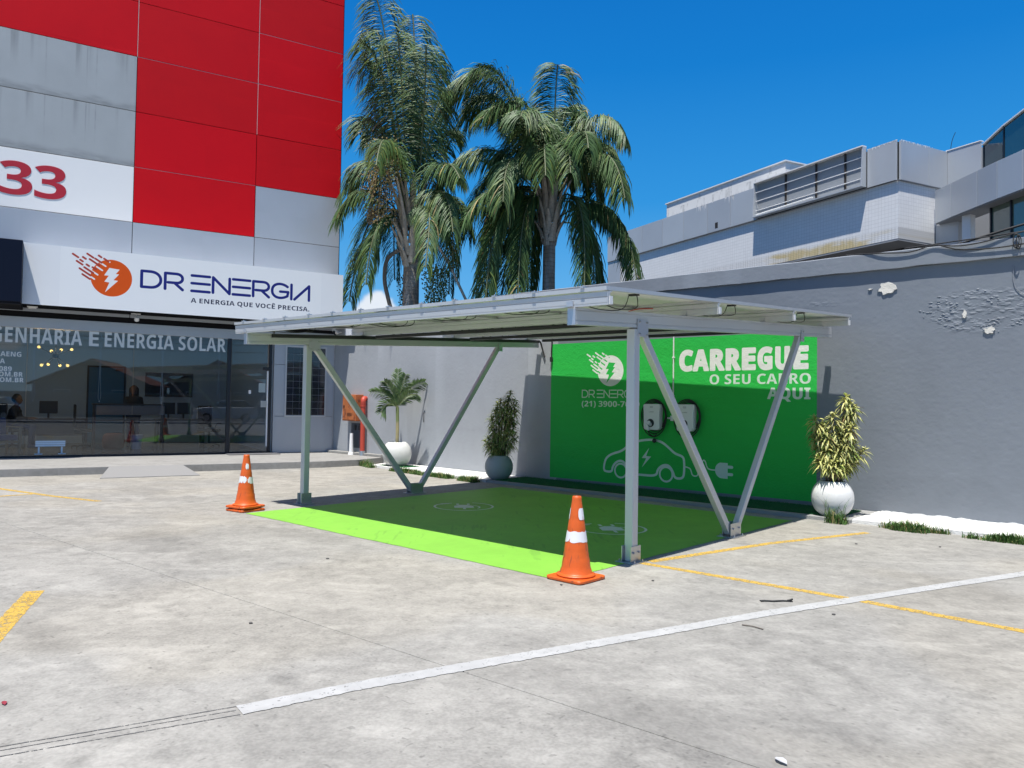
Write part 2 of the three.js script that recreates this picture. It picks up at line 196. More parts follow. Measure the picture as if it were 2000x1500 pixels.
{
  const w = thing('boundary_wall', 'grey plastered boundary wall with coping and green charging mural', 'wall', WP.toArray(), WT);
  part('wall_face', metreUV(bx(-2.3, 13, -0.04, 3.53, -0.22, 0), 4, 0), wallMatR, w); part('wall_face', metreUV(bx(-3.06, -2.301, -0.04, 3.53, -0.22, 0), 8, 0), wallMatL, w);
  // coping with slightly uneven arris
  { const r = rng(3); const n = 160, x0 = -3.06, x1 = 13; const pos = [], idx = []; const prof = []; for (let i = 0; i <= n; i++) { const x = lerp(x0, x1, i / n), e = (fbm(i * 0.35, 3, 3) - 0.5) * 0.022, f = (fbm(i * 0.3, 9, 3) - 0.5) * 0.02; prof.push([[x, 3.53 + e, -0.005], [x, 3.53 + e, 0.062 + f * 0.4], [x, 3.765 + f, 0.062 - f * 0.4], [x, 3.78 + f, 0.04], [x, 3.78 + f, -0.26], [x, 3.53, -0.26]]); }
    const g = []; const m = 6; for (let i = 0; i < n; i++) for (let j = 0; j < m; j++) { const a = prof[i][j], b = prof[i + 1][j], c = prof[i][(j + 1) % m], d = prof[i + 1][(j + 1) % m]; g.push(...a, ...b, ...c, ...b, ...d, ...c); } const bg = new THREE.BufferGeometry(); bg.setAttribute('position', new THREE.Float32BufferAttribute(g, 3)); bg.computeVertexNormals(); bg.setAttribute('uv', new THREE.Float32BufferAttribute(new Float32Array(g.length / 3 * 2), 2)); part('coping', metreUV(bg, 9, 0.4), wallMatC, w); }
  // mural paint
  const CW = 2048, CH = Math.round(2048 * (muralTop - muralBot) / (mural.x1 - mural.x0)), K = CW / (mural.x1 - mural.x0);
  const mt = canvasTex(CW, CH, (c) => {
    const X = (x) => (x - mural.x0) * K, Y = (y) => (muralTop - y) * K; const rgb = (r, g, b) => 'rgb(' + [r, g, b].map((q) => Math.round(l2s(q))).join(',') + ')';
    c.fillStyle = rgb(0.028, 0.47, 0.075); c.fillRect(0, 0, CW, CH);
    const r = rng(8); for (let i = 0; i < 900; i++) { const k = r(); c.globalAlpha = 0.05; c.fillStyle = k > 0.5 ? rgb(0.035, 0.51, 0.09) : rgb(0.024, 0.42, 0.065); c.beginPath(); c.ellipse(r() * CW, r() * CH, 20 + r() * 130, 5 + r() * 20, r() * 0.2, 0, 7); c.fill(); } c.globalAlpha = 1;
    const wht = rgb(0.74, 0.76, 0.72), pale = rgb(0.60, 0.72, 0.62); c.lineJoin = c.lineCap = 'round';
    const fit = (txt, x0, x1, y0, y1, font, sw) => { c.save(); c.font = font + ' 200px sans-serif'; c.textBaseline = 'alphabetic'; const m = c.measureText(txt), cap = 146; const sx = (X(x1) - X(x0)) / m.width, sy = (Y(y0) - Y(y1)) / cap; c.translate(X(x0), Y(y0)); c.scale(sx, sy); if (sw) { c.lineWidth = sw; c.strokeStyle = c.fillStyle; c.strokeText(txt, 0, 0); } c.fillText(txt, 0, 0); c.restore(); };
    c.fillStyle = wht; [...'CARREGUE'].forEach((ch, i) => fit(ch, 0.338 + i * 0.2795, 0.338 + i * 0.2795 + 0.268, 2.135, 2.47, 'bold', 17));
    c.fillStyle = pale; fit('O SEU CARRO', 0.90, 2.605, 1.895, 2.06, 'bold', 0); fit('AQUI', 1.91, 2.59, 1.66, 1.835, 'bold', 6);
    drawLogo(c, (x) => X(-1.07 + x * 0.285), (y) => Y(2.155 + y * 0.285), 0.285 * K, wht, wht, rgb(0.028, 0.47, 0.075));
    c.strokeStyle = pale; c.lineWidth = 0.02 * K; drawWord(c, (x) => X(-1.71 + x * 1.253), (y) => Y(1.662 + y * 0.135));
    c.fillStyle = pale; fit('(21) 3900-7089', -1.72, -0.43, 1.49, 1.60, 'bold', 0);
    const car = [[-1.19, 0.33], [-1.18, 0.44], [-1.14, 0.55], [-1.02, 0.63], [-0.8, 0.69], [-0.69, 0.78], [-0.55, 0.86], [-0.4, 0.90], [-0.25, 0.92], [-0.12, 0.92], [0.03, 0.89], [0.17, 0.79], [0.28, 0.7], [0.41, 0.67], [0.46, 0.62], [0.46, 0.34], [0.41, 0.28], [0.28, 0.28], [0.25, 0.38], [0.18, 0.48], [0.1, 0.5], [0.01, 0.47], [-0.06, 0.4], [-0.08, 0.29], [-0.41, 0.29], [-0.66, 0.29], [-0.68, 0.4], [-0.74, 0.49], [-0.83, 0.52], [-0.93, 0.48], [-1.0, 0.39], [-1.01, 0.30], [-1.15, 0.3]];
    c.strokeStyle = pale; c.lineWidth = 0.042 * K; c.beginPath(); car.forEach((p, i) => { const q = car[(i + 1) % car.length]; const mx = (p[0] + q[0]) / 2, my = (p[1] + q[1]) / 2; if (!i) c.moveTo(X(mx), Y(my)); else c.quadraticCurveTo(X(p[0]), Y(p[1]), X(mx), Y(my)); }); c.quadraticCurveTo(X(car[0][0]), Y(car[0][1]), X((car[0][0] + car[1][0]) / 2), Y((car[0][1] + car[1][1]) / 2)); c.stroke();
    for (const x of [-0.82, 0.11]) { c.lineWidth = 0.034 * K; c.beginPath(); c.arc(X(x), Y(0.335), 0.125 * K, 0, 7); c.stroke(); }
    const poly = (pts) => { c.beginPath(); pts.forEach((p, i) => (i ? c.lineTo(X(p[0]), Y(p[1])) : c.moveTo(X(p[0]), Y(p[1])))); c.closePath(); c.fill(); };
    c.fillStyle = pale; poly([[-0.23, 0.78], [-0.38, 0.59], [-0.29, 0.59], [-0.38, 0.42], [-0.19, 0.625], [-0.29, 0.63]]);
    c.beginPath(); c.moveTo(X(1.25), Y(0.6)); c.lineTo(X(1.25), Y(0.34)); c.lineTo(X(1.13), Y(0.345)); c.bezierCurveTo(X(1.0), Y(0.37), X(0.99), Y(0.57), X(1.12), Y(0.6)); c.fill();
    c.lineWidth = 0.05 * K; for (const y of [0.535, 0.415]) { c.beginPath(); c.moveTo(X(1.26), Y(y)); c.lineTo(X(1.32), Y(y)); c.stroke(); }
    c.lineWidth = 0.022 * K; const cab = [[0.47, 0.49], [0.56, 0.48], [0.59, 0.43], [0.61, 0.35], [0.69, 0.34], [0.72, 0.38], [0.76, 0.52], [0.81, 0.63], [0.85, 0.61], [0.88, 0.5], [0.93, 0.47], [1.04, 0.47]]; c.beginPath(); c.moveTo(X(cab[0][0]), Y(cab[0][1])); for (let i = 1; i < cab.length - 1; i++) c.quadraticCurveTo(X(cab[i][0]), Y(cab[i][1]), X((cab[i][0] + cab[i + 1][0]) / 2), Y((cab[i][1] + cab[i + 1][1]) / 2)); c.lineTo(X(1.04), Y(0.47)); c.stroke();
  });
  const mg = new THREE.PlaneGeometry(mural.x1 - mural.x0, muralTop - muralBot).translate((mural.x0 + mural.x1) / 2, (muralTop + muralBot) / 2, 0.004);
  const mm = part('mural', mg, phys(lin(1, 1, 1), 0.65, { map: mt, bumpMap: tile(plasterBump, 2.6, 1.3), bumpScale: 0.009, specularIntensity: 0.35 }), w); mm.userData.label = 'green painted mural with electric car drawing and white lettering';
  // patches where the paint has flaked off
  const cream = std(lin(0.70, 0.66, 0.58), 0.85, 0, { bumpMap: tile(plasterBump, 2), bumpScale: 0.01 });
  const flake = (cx, cy, rx, ry, seed) => { const r = rng(seed), pts = [], n = 26; for (let i = 0; i < n; i++) { const a = i / n * 6.283, k = 0.72 + 0.5 * vn(i * 0.55 + seed, 2) + (r() - 0.5) * 0.16; pts.push(new THREE.Vector2(cx + Math.cos(a) * rx * k, cy + Math.sin(a) * ry * k)); } const g = new THREE.ExtrudeGeometry(new THREE.Shape(pts), { depth: 0.004, bevelEnabled: false }); part('bare_plaster_patch', metreUV(g.translate(0, 0, 0.001)), cream, w);
    // lifted lip of paint around the lower edge
    const lip = []; for (let i = 0; i < n; i++) { const a = pts[i], b = pts[(i + 1) % n]; const my = (a.y + b.y) / 2; const out = my < cy ? 0.022 : 0.006; const A = [a.x, a.y, 0.003], B = [b.x, b.y, 0.003]; const ax = a.x + (a.x - cx) * 0.02, bx_ = b.x + (b.x - cx) * 0.02; const C = [ax, a.y + (a.y < cy ? 0.004 : -0.004), out], D = [bx_, b.y + (b.y < cy ? 0.004 : -0.004), out]; lip.push(...A, ...B, ...C, ...B, ...D, ...C); }
    const lg = new THREE.BufferGeometry(); lg.setAttribute('position', new THREE.Float32BufferAttribute(lip, 3)); lg.computeVertexNormals(); part('paint_flake', metreUV(lg), std(lin(0.3, 0.33, 0.37), 0.6, 0, { side: THREE.DoubleSide }), w); };
  flake(3.67, 3.255, 0.125, 0.085, 41); flake(3.44, 3.262, 0.028, 0.014, 45); flake(4.64, 2.815, 0.028, 0.055, 42); flake(4.925, 2.588, 0.068, 0.05, 43);
  // ragged lifted paint chips in the blistered area
  { const r = rng(77), chips = []; for (let i = 0; i < 300; i++) { const cx = lerp(4.0, 5.7, r()), cy = 2.82 + (r() + r() + r() - 1.5) * 0.42; if (fbm(cx * 3.2, cy * 5, 2) < 0.5 || ((cx - 4.85) / 0.8) ** 2 + ((cy - 2.85) / 0.3) ** 2 > 1) continue; const wd = 0.015 + r() * 0.045, hh = 0.003 + r() * 0.008; const n = 5; for (let k = 0; k < n; k++) { const a = k / n, b = (k + 1) / n; const f = (q) => 4 * q * (1 - q); const ya = cy + f(a) * hh * (r() > 0.5 ? 1 : 0.5), yb = cy + f(b) * hh; chips.push(cx + (a - 0.5) * wd, ya + 0.012, 0.001, cx + (a - 0.5) * wd, ya, f(a) * 0.007 + 0.001, cx + (b - 0.5) * wd, yb + 0.012, 0.001, cx + (b - 0.5) * wd, yb + 0.012, 0.001, cx + (a - 0.5) * wd, ya, f(a) * 0.007 + 0.001, cx + (b - 0.5) * wd, yb, f(b) * 0.007 + 0.001); } }
    const g = new THREE.BufferGeometry(); g.setAttribute('position', new THREE.Float32BufferAttribute(chips, 3)); g.computeVertexNormals(); const m = part('blistered_paint', metreUV(g, 4, 0), wallMatR, w); wallMatR.side = THREE.DoubleSide; m.userData.kind = 'stuff'; }
  { const pos = [], idx = [], n = 260; for (let i = 0; i <= n; i++) { const x = lerp(3.6, 12, i / n), y = 0.058 + 0.05 * Math.max(0, fbm(i * 0.35, 2, 3) - 0.45); pos.push(x, 0.0, 0.004, x, y, 0.004); if (i) idx.push(2 * i - 2, 2 * i, 2 * i - 1, 2 * i, 2 * i + 1, 2 * i - 1); } const g = new THREE.BufferGeometry(); g.setAttribute('position', new THREE.Float32BufferAttribute(pos, 3)); g.setIndex(idx); g.computeVertexNormals(); part('paint_overrun', metreUV(g), whitePaint, w); }
  // left wall
  const a = new THREE.Vector3(-17.9, 0, -12.03), b = new THREE.Vector3(-10.02, 0, -11.553), L = a.distanceTo(b), th = Math.atan2(-(b.z - a.z), b.x - a.x);
  const wl = thing('boundary_wall', 'paler grey plastered wall between the shop front and the green mural', 'wall', a.toArray(), th);
  part('wall_face', metreUV(bx(0, L, -0.04, 3.53, -0.22, 0)), wallMatL, wl); part('coping', metreUV(bx(0, L, 3.531, 3.78, -0.26, 0.06)), wallMatL, wl);
}
function drawLogo(c, X, Y, K, colDisc, colFlame, hole) { // unit disc radius 1 at origin
  c.save(); c.fillStyle = colDisc; c.beginPath(); c.arc(X(0), Y(0), K, 0, 7); c.fill();
  c.lineCap = 'round'; const d = [0.84, -0.54]; // flames run up to the left
  const S = (x, y, l, w, col) => { c.strokeStyle = col; c.lineWidth = w * K; c.beginPath(); c.moveTo(X(x), Y(y)); c.lineTo(X(x + d[0] * l), Y(y + d[1] * l)); c.stroke(); };
  // notches cut into the disc, then the flame strokes
  for (const [x, y, l] of [[-0.30, 0.98, 0.22], [-0.55, 0.78, 0.3], [-0.72, 0.55, 0.32], [-0.92, 0.28, 0.3], [-1.02, -0.0, 0.24]]) S(x, y, l, 0.085, hole === undefined ? colDisc : hole === colDisc ? colDisc : hole);
  for (const [x, y, l] of [[-0.64, 1.16, 0.15], [-0.38, 1.02, 0.25], [-1.18, 1.2, 0.34], [-1.38, 1.0, 0.16], [-0.8, 0.98, 0.36], [-1.85, 1.12, 0.3], [-1.5, 0.84, 0.14], [-1.06, 0.92, 0.55], [-1.66, 0.76, 0.32], [-1.2, 0.62, 0.14], [-1.3, 0.46, 0.5], [-0.92, 0.5, 0.2], [-1.52, 0.38, 0.62], [-1.38, 0.08, 0.42]]) S(x, y, l, 0.1, colFlame);
  c.fillStyle = hole; c.beginPath(); [[-0.12, 0.55], [0.38, 0.5], [0.2, 0.24], [0.36, 0.24], [0.1, -0.1], [0.32, -0.12], [-0.3, -0.8], [-0.1, -0.25], [-0.34, -0.22], [-0.14, 0.12], [-0.36, 0.12]].forEach((p, i) => (i ? c.lineTo(X(p[0]), Y(p[1])) : c.moveTo(X(p[0]), Y(p[1])))); c.closePath(); c.fill(); c.restore(); }
function drawWord(c, X, Y) { // 'DR ENERGIA' in open strokes; x 0..1 across, y 0..1 cap height
  c.save(); c.lineJoin = 'round'; c.lineCap = 'round';
  const u = (x) => x / 3.93; const L = (...p) => { c.beginPath(); p.forEach((q, i) => (i ? c.lineTo(X(u(q[0])), Y(q[1])) : c.moveTo(X(u(q[0])), Y(q[1])))); c.stroke(); };
  const B = (m, ...q) => { c.beginPath(); c.moveTo(X(u(m[0])), Y(m[1])); for (const s of q) s.length === 2 ? c.lineTo(X(u(s[0])), Y(s[1])) : c.bezierCurveTo(X(u(s[0])), Y(s[1]), X(u(s[2])), Y(s[3]), X(u(s[4])), Y(s[5])); c.stroke(); };
  B([0.02, 0], [0.02, 1], [0.2, 1], [0.5, 1, 0.5, 0, 0.2, 0], [0.02, 0]);
  const R = (x) => { B([x, 0], [x, 1], [x + 0.24, 1], [x + 0.42, 1, x + 0.42, 0.42, x + 0.24, 0.42], [x + 0.06, 0.42]); L([x + 0.2, 0.42], [x + 0.38, 0]); };
  R(0.52);
  const E = (x) => { for (const y of [0, 0.5, 1]) L([x, y], [x + 0.40, y]); };
  E(1.10); L([1.58, 0], [1.58, 1], [1.96, 0], [1.96, 1]); E(2.04); R(2.52);
  B([3.36, 0.82], [3.2, 1.12, 2.98, 1.0, 2.98, 0.5], [2.98, 0.0, 3.2, -0.1, 3.36, 0.18], [3.38, 0.46], [3.18, 0.46]);
  L([3.46, 0], [3.46, 1]); L([3.54, 0], [3.91, 1], [3.91, 0]); c.restore(); }
// ---------- plinth, ramp ----------
{
  const pm = std(lin(0.30, 0.295, 0.285), 0.85, 0, { bumpMap: tile(grainT, 1.2), bumpScale: 0.004, map: tile(dataTex(512, 512, (u, v, o) => { const k = 0.9 + 0.28 * (fbm(u * 8, v * 8, 4) - 0.5) + 0.2 * (fbm(u * 40, v * 40, 2) - 0.5); o[0] = k; o[1] = k * 0.99; o[2] = k * 0.965; }), 0.4) });
  const P = (X, Z) => { const p = FW(X, 0, Z); return [p[0], p[2]]; };
  const pts = [P(-16, -0.3), P(-16, 3.1), P(-1.2, 3.05), [-14.78, -10.9], [-15.05, -11.84], [-17.6, -11.98], P(0.3, -0.3)];
  const s = new THREE.Shape(pts.map((p) => new THREE.Vector2(p[0], -p[1]))); const g = new THREE.ExtrudeGeometry(s, { depth: 0.14, bevelEnabled: true, bevelSize: 0.01, bevelThickness: 0.01, bevelSegments: 2 }); g.rotateX(-Math.PI / 2); g.translate(0, 0.0, 0);
  struct('shop_pavement', metreUV(g), pm);
  // ramp
  const A = P(-5.55, 3.06), B = P(-4.2, 3.06), C = P(-4.0, 4.0), D = P(-5.75, 4.0); const v = []; const q = (a, b, c, d) => v.push(...a, ...b, ...c, ...a, ...c, ...d); const a = [A[0], 0.148, A[1]], b = [B[0], 0.148, B[1]], c = [C[0], 0.012, C[1]], d = [D[0], 0.012, D[1]], c0 = [C[0], -0.01, C[1]], d0 = [D[0], -0.01, D[1]], a0 = [A[0], -0.01, A[1]], b0 = [B[0], -0.01, B[1]];
  q(d, c, b, a); q(d0, c0, c, d); q(c0, b0, b, c); q(a0, d0, d, a); const rg = new THREE.BufferGeometry(); rg.setAttribute('position', new THREE.Float32BufferAttribute(v, 3)); rg.computeVertexNormals(); struct('access_ramp', metreUV(rg), std(lin(0.25, 0.247, 0.24), 0.9, 0, { bumpMap: tile(grainT, 2), bumpScale: 0.005 }));
  // low kerb along the wall foot beside the shop
  struct('wall_kerb', metreUV(rbox(2.35, 0.06, 0.16, 0.01, -16.2, 0.183, -11.85)), pm);
}

// ---------- shop building ----------
const ROWS = []; for (let j = -3; j <= 5; j++) ROWS.push(11.035 - 1.331 * j);   // 15.03 ... 4.38
const COLS = [0, -2.237, -5.05, -7.87, -10.7, -13.5];
{
  const buckle = tile(dataTex(256, 256, (u, v) => fbm(u * 4, v * 4, 2), false), 0.25);
  const redT = dataTex(256, 256, (u, v, o) => { const k = 1 + (fbm(u * 5, v * 5, 4) - 0.5) * 0.10; o[0] = 0.58 * k; o[1] = 0.003 * k; o[2] = 0.010 * k; });
  const red = [0, 1, 2].map((i) => phys(lin(1 - i * 0.05, 1, 1 - i * 0.05), 0.5 + i * 0.04, { map: tile(redT, 0.3 + i * 0.05), specularIntensity: 0.28, bumpMap: buckle, bumpScale: 0.003 }));
  const greyT = dataTex(256, 256, (u, v, o) => { const k = 1 + (fbm(u * 6, v * 4, 4) - 0.5) * 0.09; o[0] = 0.42 * k; o[1] = 0.445 * k; o[2] = 0.48 * k; });
  const grey = [0, 1].map((i) => std(lin(1 - i * 0.04, 1 - i * 0.04, 1 - i * 0.03), 0.4, 0.25, { map: tile(greyT, 0.35) }));
  const stainT = (seed) => dataTex(1024, 512, (u, v, o) => { const X = u * 2.8, Y = v * 1.33; let k = 1 + (fbm(X * 3 + seed, Y * 2, 4) - 0.5) * 0.12; const dr = ss(0.55, 0.8, fbm(X * 7 + seed * 3, 1.5, 3)) * ss(0.1, 1, fbm(X * 2 + 3, 8, 2) * 0.7 + v * 0.7); const top = Math.max(0, (v - 0.35) / 0.65); k -= 0.32 * dr * top * (0.6 + 0.8 * fbm(X * 26 + seed, Y * 3, 3)); const sx = [0.34, 0.63, 0.7]; for (const s of sx) { const w = Math.abs(u - s - 0.004 * vn(Y * 6, s * 9)) / 0.008; if (w < 1) k -= 0.2 * (1 - w) * ss(0.1, 0.9, v) * (0.4 + vn(Y * 9, s * 40)); }
    const bl = ss(0.12, 0.0, v - 0.10 * fbm(X * 2.5 + seed, 4, 3)) ; k -= 0.30 * bl * fbm(X * 5, Y * 18 + seed, 3) * 1.3; o[0] = 0.35 * k; o[1] = 0.375 * k; o[2] = 0.385 * k; });
  const stained = [stainT(2), stainT(9)].map((t) => std(lin(1, 1, 1), 0.6, 0.05, { map: t }));
  const b = thing('shop_building', 'red and grey panelled shop building with glazed ground floor', 'building', FP.toArray(), FT);
  // carcass: behind the cladding and round the shop room
  const dark = phys(lin(0.012, 0.012, 0.014), 0.9, { specularIntensity: 0.2 }), render = std(lin(0.5, 0.5, 0.5), 0.85);
  part('upper_storeys', bx(-14, 0.02, 3.34, 15.2, -8, 0), dark, b);
  part('side_wall', bx(-1.66, 0.02, 0.12, 3.34, -8, 0), render, b);
  part('rear_wall', bx(-14, -1.66, 0.12, 3.34, -8, -5.62), render, b);
  part('side_wall', bx(-14.2, -13.0, 0.12, 3.34, -5.62, 0), render, b);
  for (let c = 0; c < 5; c++) for (let r = 0; r < ROWS.length; r++) { const x1 = COLS[c], x0 = COLS[c + 1], y1 = ROWS[r], y0 = r < ROWS.length - 1 ? ROWS[r + 1] : 3.42; const j = r - 3; // j: row index from y = 11.035
      let m, n = 'cladding_panel'; if (c === 0) m = j < 3 ? red[(r) % 3] : grey[r % 2]; else if (c === 1) m = j < 4 ? red[(r + 1) % 3] : grey[0]; else if (c === 2) m = j < 1 ? red[r % 3] : j === 1 ? stained[0] : j === 2 ? stained[1] : j === 3 ? whitePaint : grey[1]; else m = (r + c) % 3 === 0 ? red[0] : grey[r % 2];
      const w = x1 - x0 - 0.014, h = y1 - y0 - 0.014; let g = rbox(w, h, 0.035, 0.004); if (stained.includes(m)) { const p = g.attributes.position, uv = g.attributes.uv; for (let i = 0; i < p.count; i++) uv.setXY(i, p.getX(i) / w + 0.5, p.getY(i) / h + 0.5); } else g = metreUV(g, r * 3.1 + c, c * 2.3); const q = part(n, g.translate((x0 + x1) / 2, (y0 + y1) / 2, 0.0195), m, b); if (stained.includes(m)) q.userData.label = 'rain-streaked grey panel'; }
  const seal = std(lin(0.5, 0.45, 0.44), 0.7); for (const [x0, x1, y0, y1] of [[COLS[1] - 0.006, COLS[1] + 0.006, 8.38, 15], [COLS[2] - 0.006, COLS[2] + 0.006, 9.71, 15], [COLS[1] + 0.007, -0.01, 9.698, 9.71], [COLS[1] + 0.007, -0.01, 11.03, 11.04], [COLS[2] + 0.007, COLS[1] - 0.007, 9.7, 9.708], [COLS[2] + 0.007, COLS[1] - 0.007, 7.038, 7.046], [COLS[2] + 0.007, COLS[1] - 0.007, 5.707, 5.714]].slice(0, 6)) part('joint_sealant', bx(x0, x1, y0, y1, 0.001, 0.032), seal, b);
  // house number
  const font = await new FontLoader().loadAsync('fonts/droid/droid_sans_bold.typeface.json');
  globalThis.__font = font;
  const num = thing('house_number', 'large red raised number on white panel of the shop front', 'number', FW(-6.43, 6.0, 0.0375), FT);
  const rm = std(lin(0.42, 0.012, 0.025), 0.45);
  for (const [k, dx] of [[0, -1.32], [1, -0.66], [2, -1.98]]) { const sh = font.generateShapes('3', 0.93); const g = new THREE.ExtrudeGeometry(sh, { depth: 0.003, bevelEnabled: true, bevelSize: 0.002, bevelThickness: 0.002, bevelSegments: 1, curveSegments: 8 }); g.computeBoundingBox(); const bb = g.boundingBox; g.translate(-bb.min.x, -bb.min.y, 0); g.scale(0.62 / (bb.max.x - bb.min.x), 0.76 / (bb.max.y - bb.min.y), 1); if (k < 2) part('digit', g.translate(dx + 0.66 - 0.62, 0, 0.003), rm, num); }
  // ground floor: header, black band, pier cladding
  part('black_band', bx(-13, -0.02, 3.30, 3.419, 0.002, 0.03), dark, b);
  part('header_beam', metreUV(rbox(13 - 1.7, 0.24, 0.10, 0.006, -7.36, 3.175, 0.0)), grey[0], b);
  const pier = [[0.16, 1.105], [1.115, 2.455], [2.465, 3.335]]; for (const [y0, y1] of pier) part('pier_panel', metreUV(rbox(1.58, y1 - y0, 0.035, 0.004, -0.87, (y0 + y1) / 2, 0.0195)), grey[0], b);
  part('pier_edge', bx(0.0, 0.18, 0.15, 3.33, -0.2, 0.0), dark, b);
  const down = part('downpipe', cyl(0.05, 0.05, 3.2, 12, 0.09, 1.75, 0.06), blackPlastic, b);
  // shop room shell
  const floorM = phys(lin(0.20, 0.20, 0.20), 0.25, {}), wallM = std(lin(0.50, 0.57, 0.63), 0.8), ceilM = std(lin(0.7, 0.7, 0.7), 0.9);
  for (let i = 0; i < 12; i++) for (let k = 0; k < 6; k++) part('floor_tile', rbox(0.935, 0.02, 0.925, 0.003, -12.52 + i * 0.945, 0.165, -0.48 - k * 0.933), floorM, b);
  part('inner_wall', bx(-13, -1.67, 0.15, 3.3, -5.618, -5.58), wallM, b); part('inner_wall', bx(-1.72, -1.665, 0.15, 3.3, -5.58, -0.06), wallM, b); part('inner_wall', bx(-12.998, -12.95, 0.15, 3.3, -5.58, -0.06), wallM, b);
  part('ceiling', bx(-12.95, -1.72, 3.30, 3.335, -5.58, -0.06), ceilM, b);
  const bd = part('inner_door', bx(-5.69, -4.77, 0.18, 2.42, -5.575, -5.54), std(lin(0.06, 0.16, 0.26), 0.25), b); part('door_frame', merge([bx(-5.74, -5.69, 0.18, 2.47, -5.577, -5.53), bx(-4.77, -4.72, 0.18, 2.47, -5.577, -5.53), bx(-5.69, -4.77, 2.42, 2.47, -5.577, -5.53)]), darkFrame, bd); part('door_closer', bx(-5.0, -4.8, 2.32, 2.40, -5.54, -5.5), blackPlastic, bd);
  // glazing
  const glass = phys(lin(0.62, 0.72, 0.80), 0.01, { transmission: 1, thickness: 0, ior: 1.56 });
  const gl = sub('shop_window', b);
  const panes = [[-13, -10.05], [-10.05, -7.08], [-7.08, -4.94], [-4.94, -2.80]];
  for (const [x0, x1] of panes) part('pane', bx(x0 + 0.004, x1 - 0.004, 0.19, 3.05, -0.006, 0.002), glass, gl);
  part('bottom_rail', rbox(11.3, 0.045, 0.08, 0.004, -7.35, 0.17, 0.0), darkFrame, gl); part('jamb', rbox(0.09, 2.9, 0.10, 0.005, -2.77, 1.62, 0.0), darkFrame, gl);
  const dr = sub('shop_door', b);
  part('pane', bx(-2.71, -1.82, 0.2, 3.05, -0.006, 0.002), glass, dr); part('frame', merge([rbox(0.07, 2.9, 0.09, 0.005, -1.75, 1.62, 0), rbox(0.95, 0.05, 0.09, 0.005, -2.25, 0.175, 0)]), darkFrame, dr); part('closing_stile', rbox(0.035, 1.95, 0.05, 0.004, -1.815, 1.3, 0.02), whitePaint, dr); part('lock_plate', rbox(0.16, 0.17, 0.05, 0.005, -1.9, 1.42, 0.02), zinc, dr); part('hinge_block', rbox(0.15, 0.08, 0.06, 0.004, -1.86, 2.33, 0.0), blackPlastic, dr); part('notice', bx(-2.03, -1.86, 1.72, 1.96, 0.004, 0.006), std(lin(0.35, 0.42, 0.42), 0.5), dr); part('notice', bx(-2.28, -2.22, 1.68, 1.77, 0.004, 0.006), whitePaint, dr);
  part('door_mat', rbox(1.25, 0.02, 0.5, 0.006, -2.2, 0.161, 0.32), std(lin(0.12, 0.12, 0.125), 0.95), b);
  // vinyl lettering on the glass
  const vinyl = std(lin(0.60, 0.66, 0.70), 0.5); const lt = sub('window_lettering', b);
  const word = (t, xr, y, cap, fitw) => { const sh = font.generateShapes(t, 1); const g = new THREE.ShapeGeometry(sh, 6); g.computeBoundingBox(); const bb = g.boundingBox, k = cap / 0.99; const wd = bb.max.x - bb.min.x; const sx = fitw ? fitw / wd : k; g.translate(-bb.max.x, 0, 0); g.scale(sx, k, 1); g.translate(xr, y, 0.004); part('word', g, vinyl, lt); return wd * sx; };
  word('SOLAR', -2.86, 2.715, 0.335, 1.10); word('ENERGIA', -4.07, 2.715, 0.335, 1.49); word('E', -5.68, 2.715, 0.335, 0.20); word('ENGENHARIA', -6.02, 2.715, 0.335, 2.2);
  word('GIAENG', -7.19, 2.40, 0.105); word('ERGIA', -7.49, 2.24, 0.105); word('00-7089', -7.36, 2.07, 0.105); word('ENG.COM.BR', -7.15, 1.955, 0.10); word('ENG.COM.BR', -7.13, 1.83, 0.10);
  { const l = []; const q = (x0, x1, y0, y1) => l.push(new THREE.PlaneGeometry(x1 - x0, y1 - y0).translate((x0 + x1) / 2, (y0 + y1) / 2, 0.004)); for (let i = 0; i < 3; i++) q(-6.87, -6.29, 0.485 - i * 0.045, 0.523 - i * 0.045); q(-6.82, -6.785, 0.24, 0.385); q(-6.375, -6.34, 0.24, 0.385); q(-6.885, -6.73, 0.215, 0.236); q(-6.43, -6.275, 0.215, 0.236); part('bench_sticker', merge(l), std(lin(0.55, 0.68, 0.78), 0.5), b).userData.label = 'pale blue bench motif stuck on the window'; }
  // solar module displayed on the pier
  const sp = thing('photovoltaic_display', 'dark solar panel mounted upright on the shop pier', 'solar panel', FW(-0.83, 2.03, 0.06), FT);
  part('frame', merge([box(1.09, 0.03, 0.035, 0, 0.92, 0), box(1.09, 0.03, 0.035, 0, -0.92, 0), box(0.03, 1.81, 0.035, -0.53, 0, 0), box(0.03, 1.81, 0.035, 0.53, 0, 0)]), alu, sp);
  part('backing', box(1.03, 1.81, 0.01, 0, 0, 0), std(lin(0.35, 0.37, 0.4), 0.3), sp);
  const cellM = phys(lin(0.006, 0.009, 0.02), 0.12, { clearcoat: 1, clearcoatRoughness: 0.03 }); for (let i = 0; i < 6; i++) for (let k = 0; k < 10; k++) part('cell', box(0.164, 0.172, 0.004, -0.4225 + i * 0.169, -0.8 + k * 0.178, 0.008), cellM, sp);
  // fascia sign
  const SX0 = -7.18, SX1 = -0.14, SY0 = 3.50, SY1 = 4.82; const CW = 2048, K = CW / (SX1 - SX0), CH = Math.round((SY1 - SY0) * K);
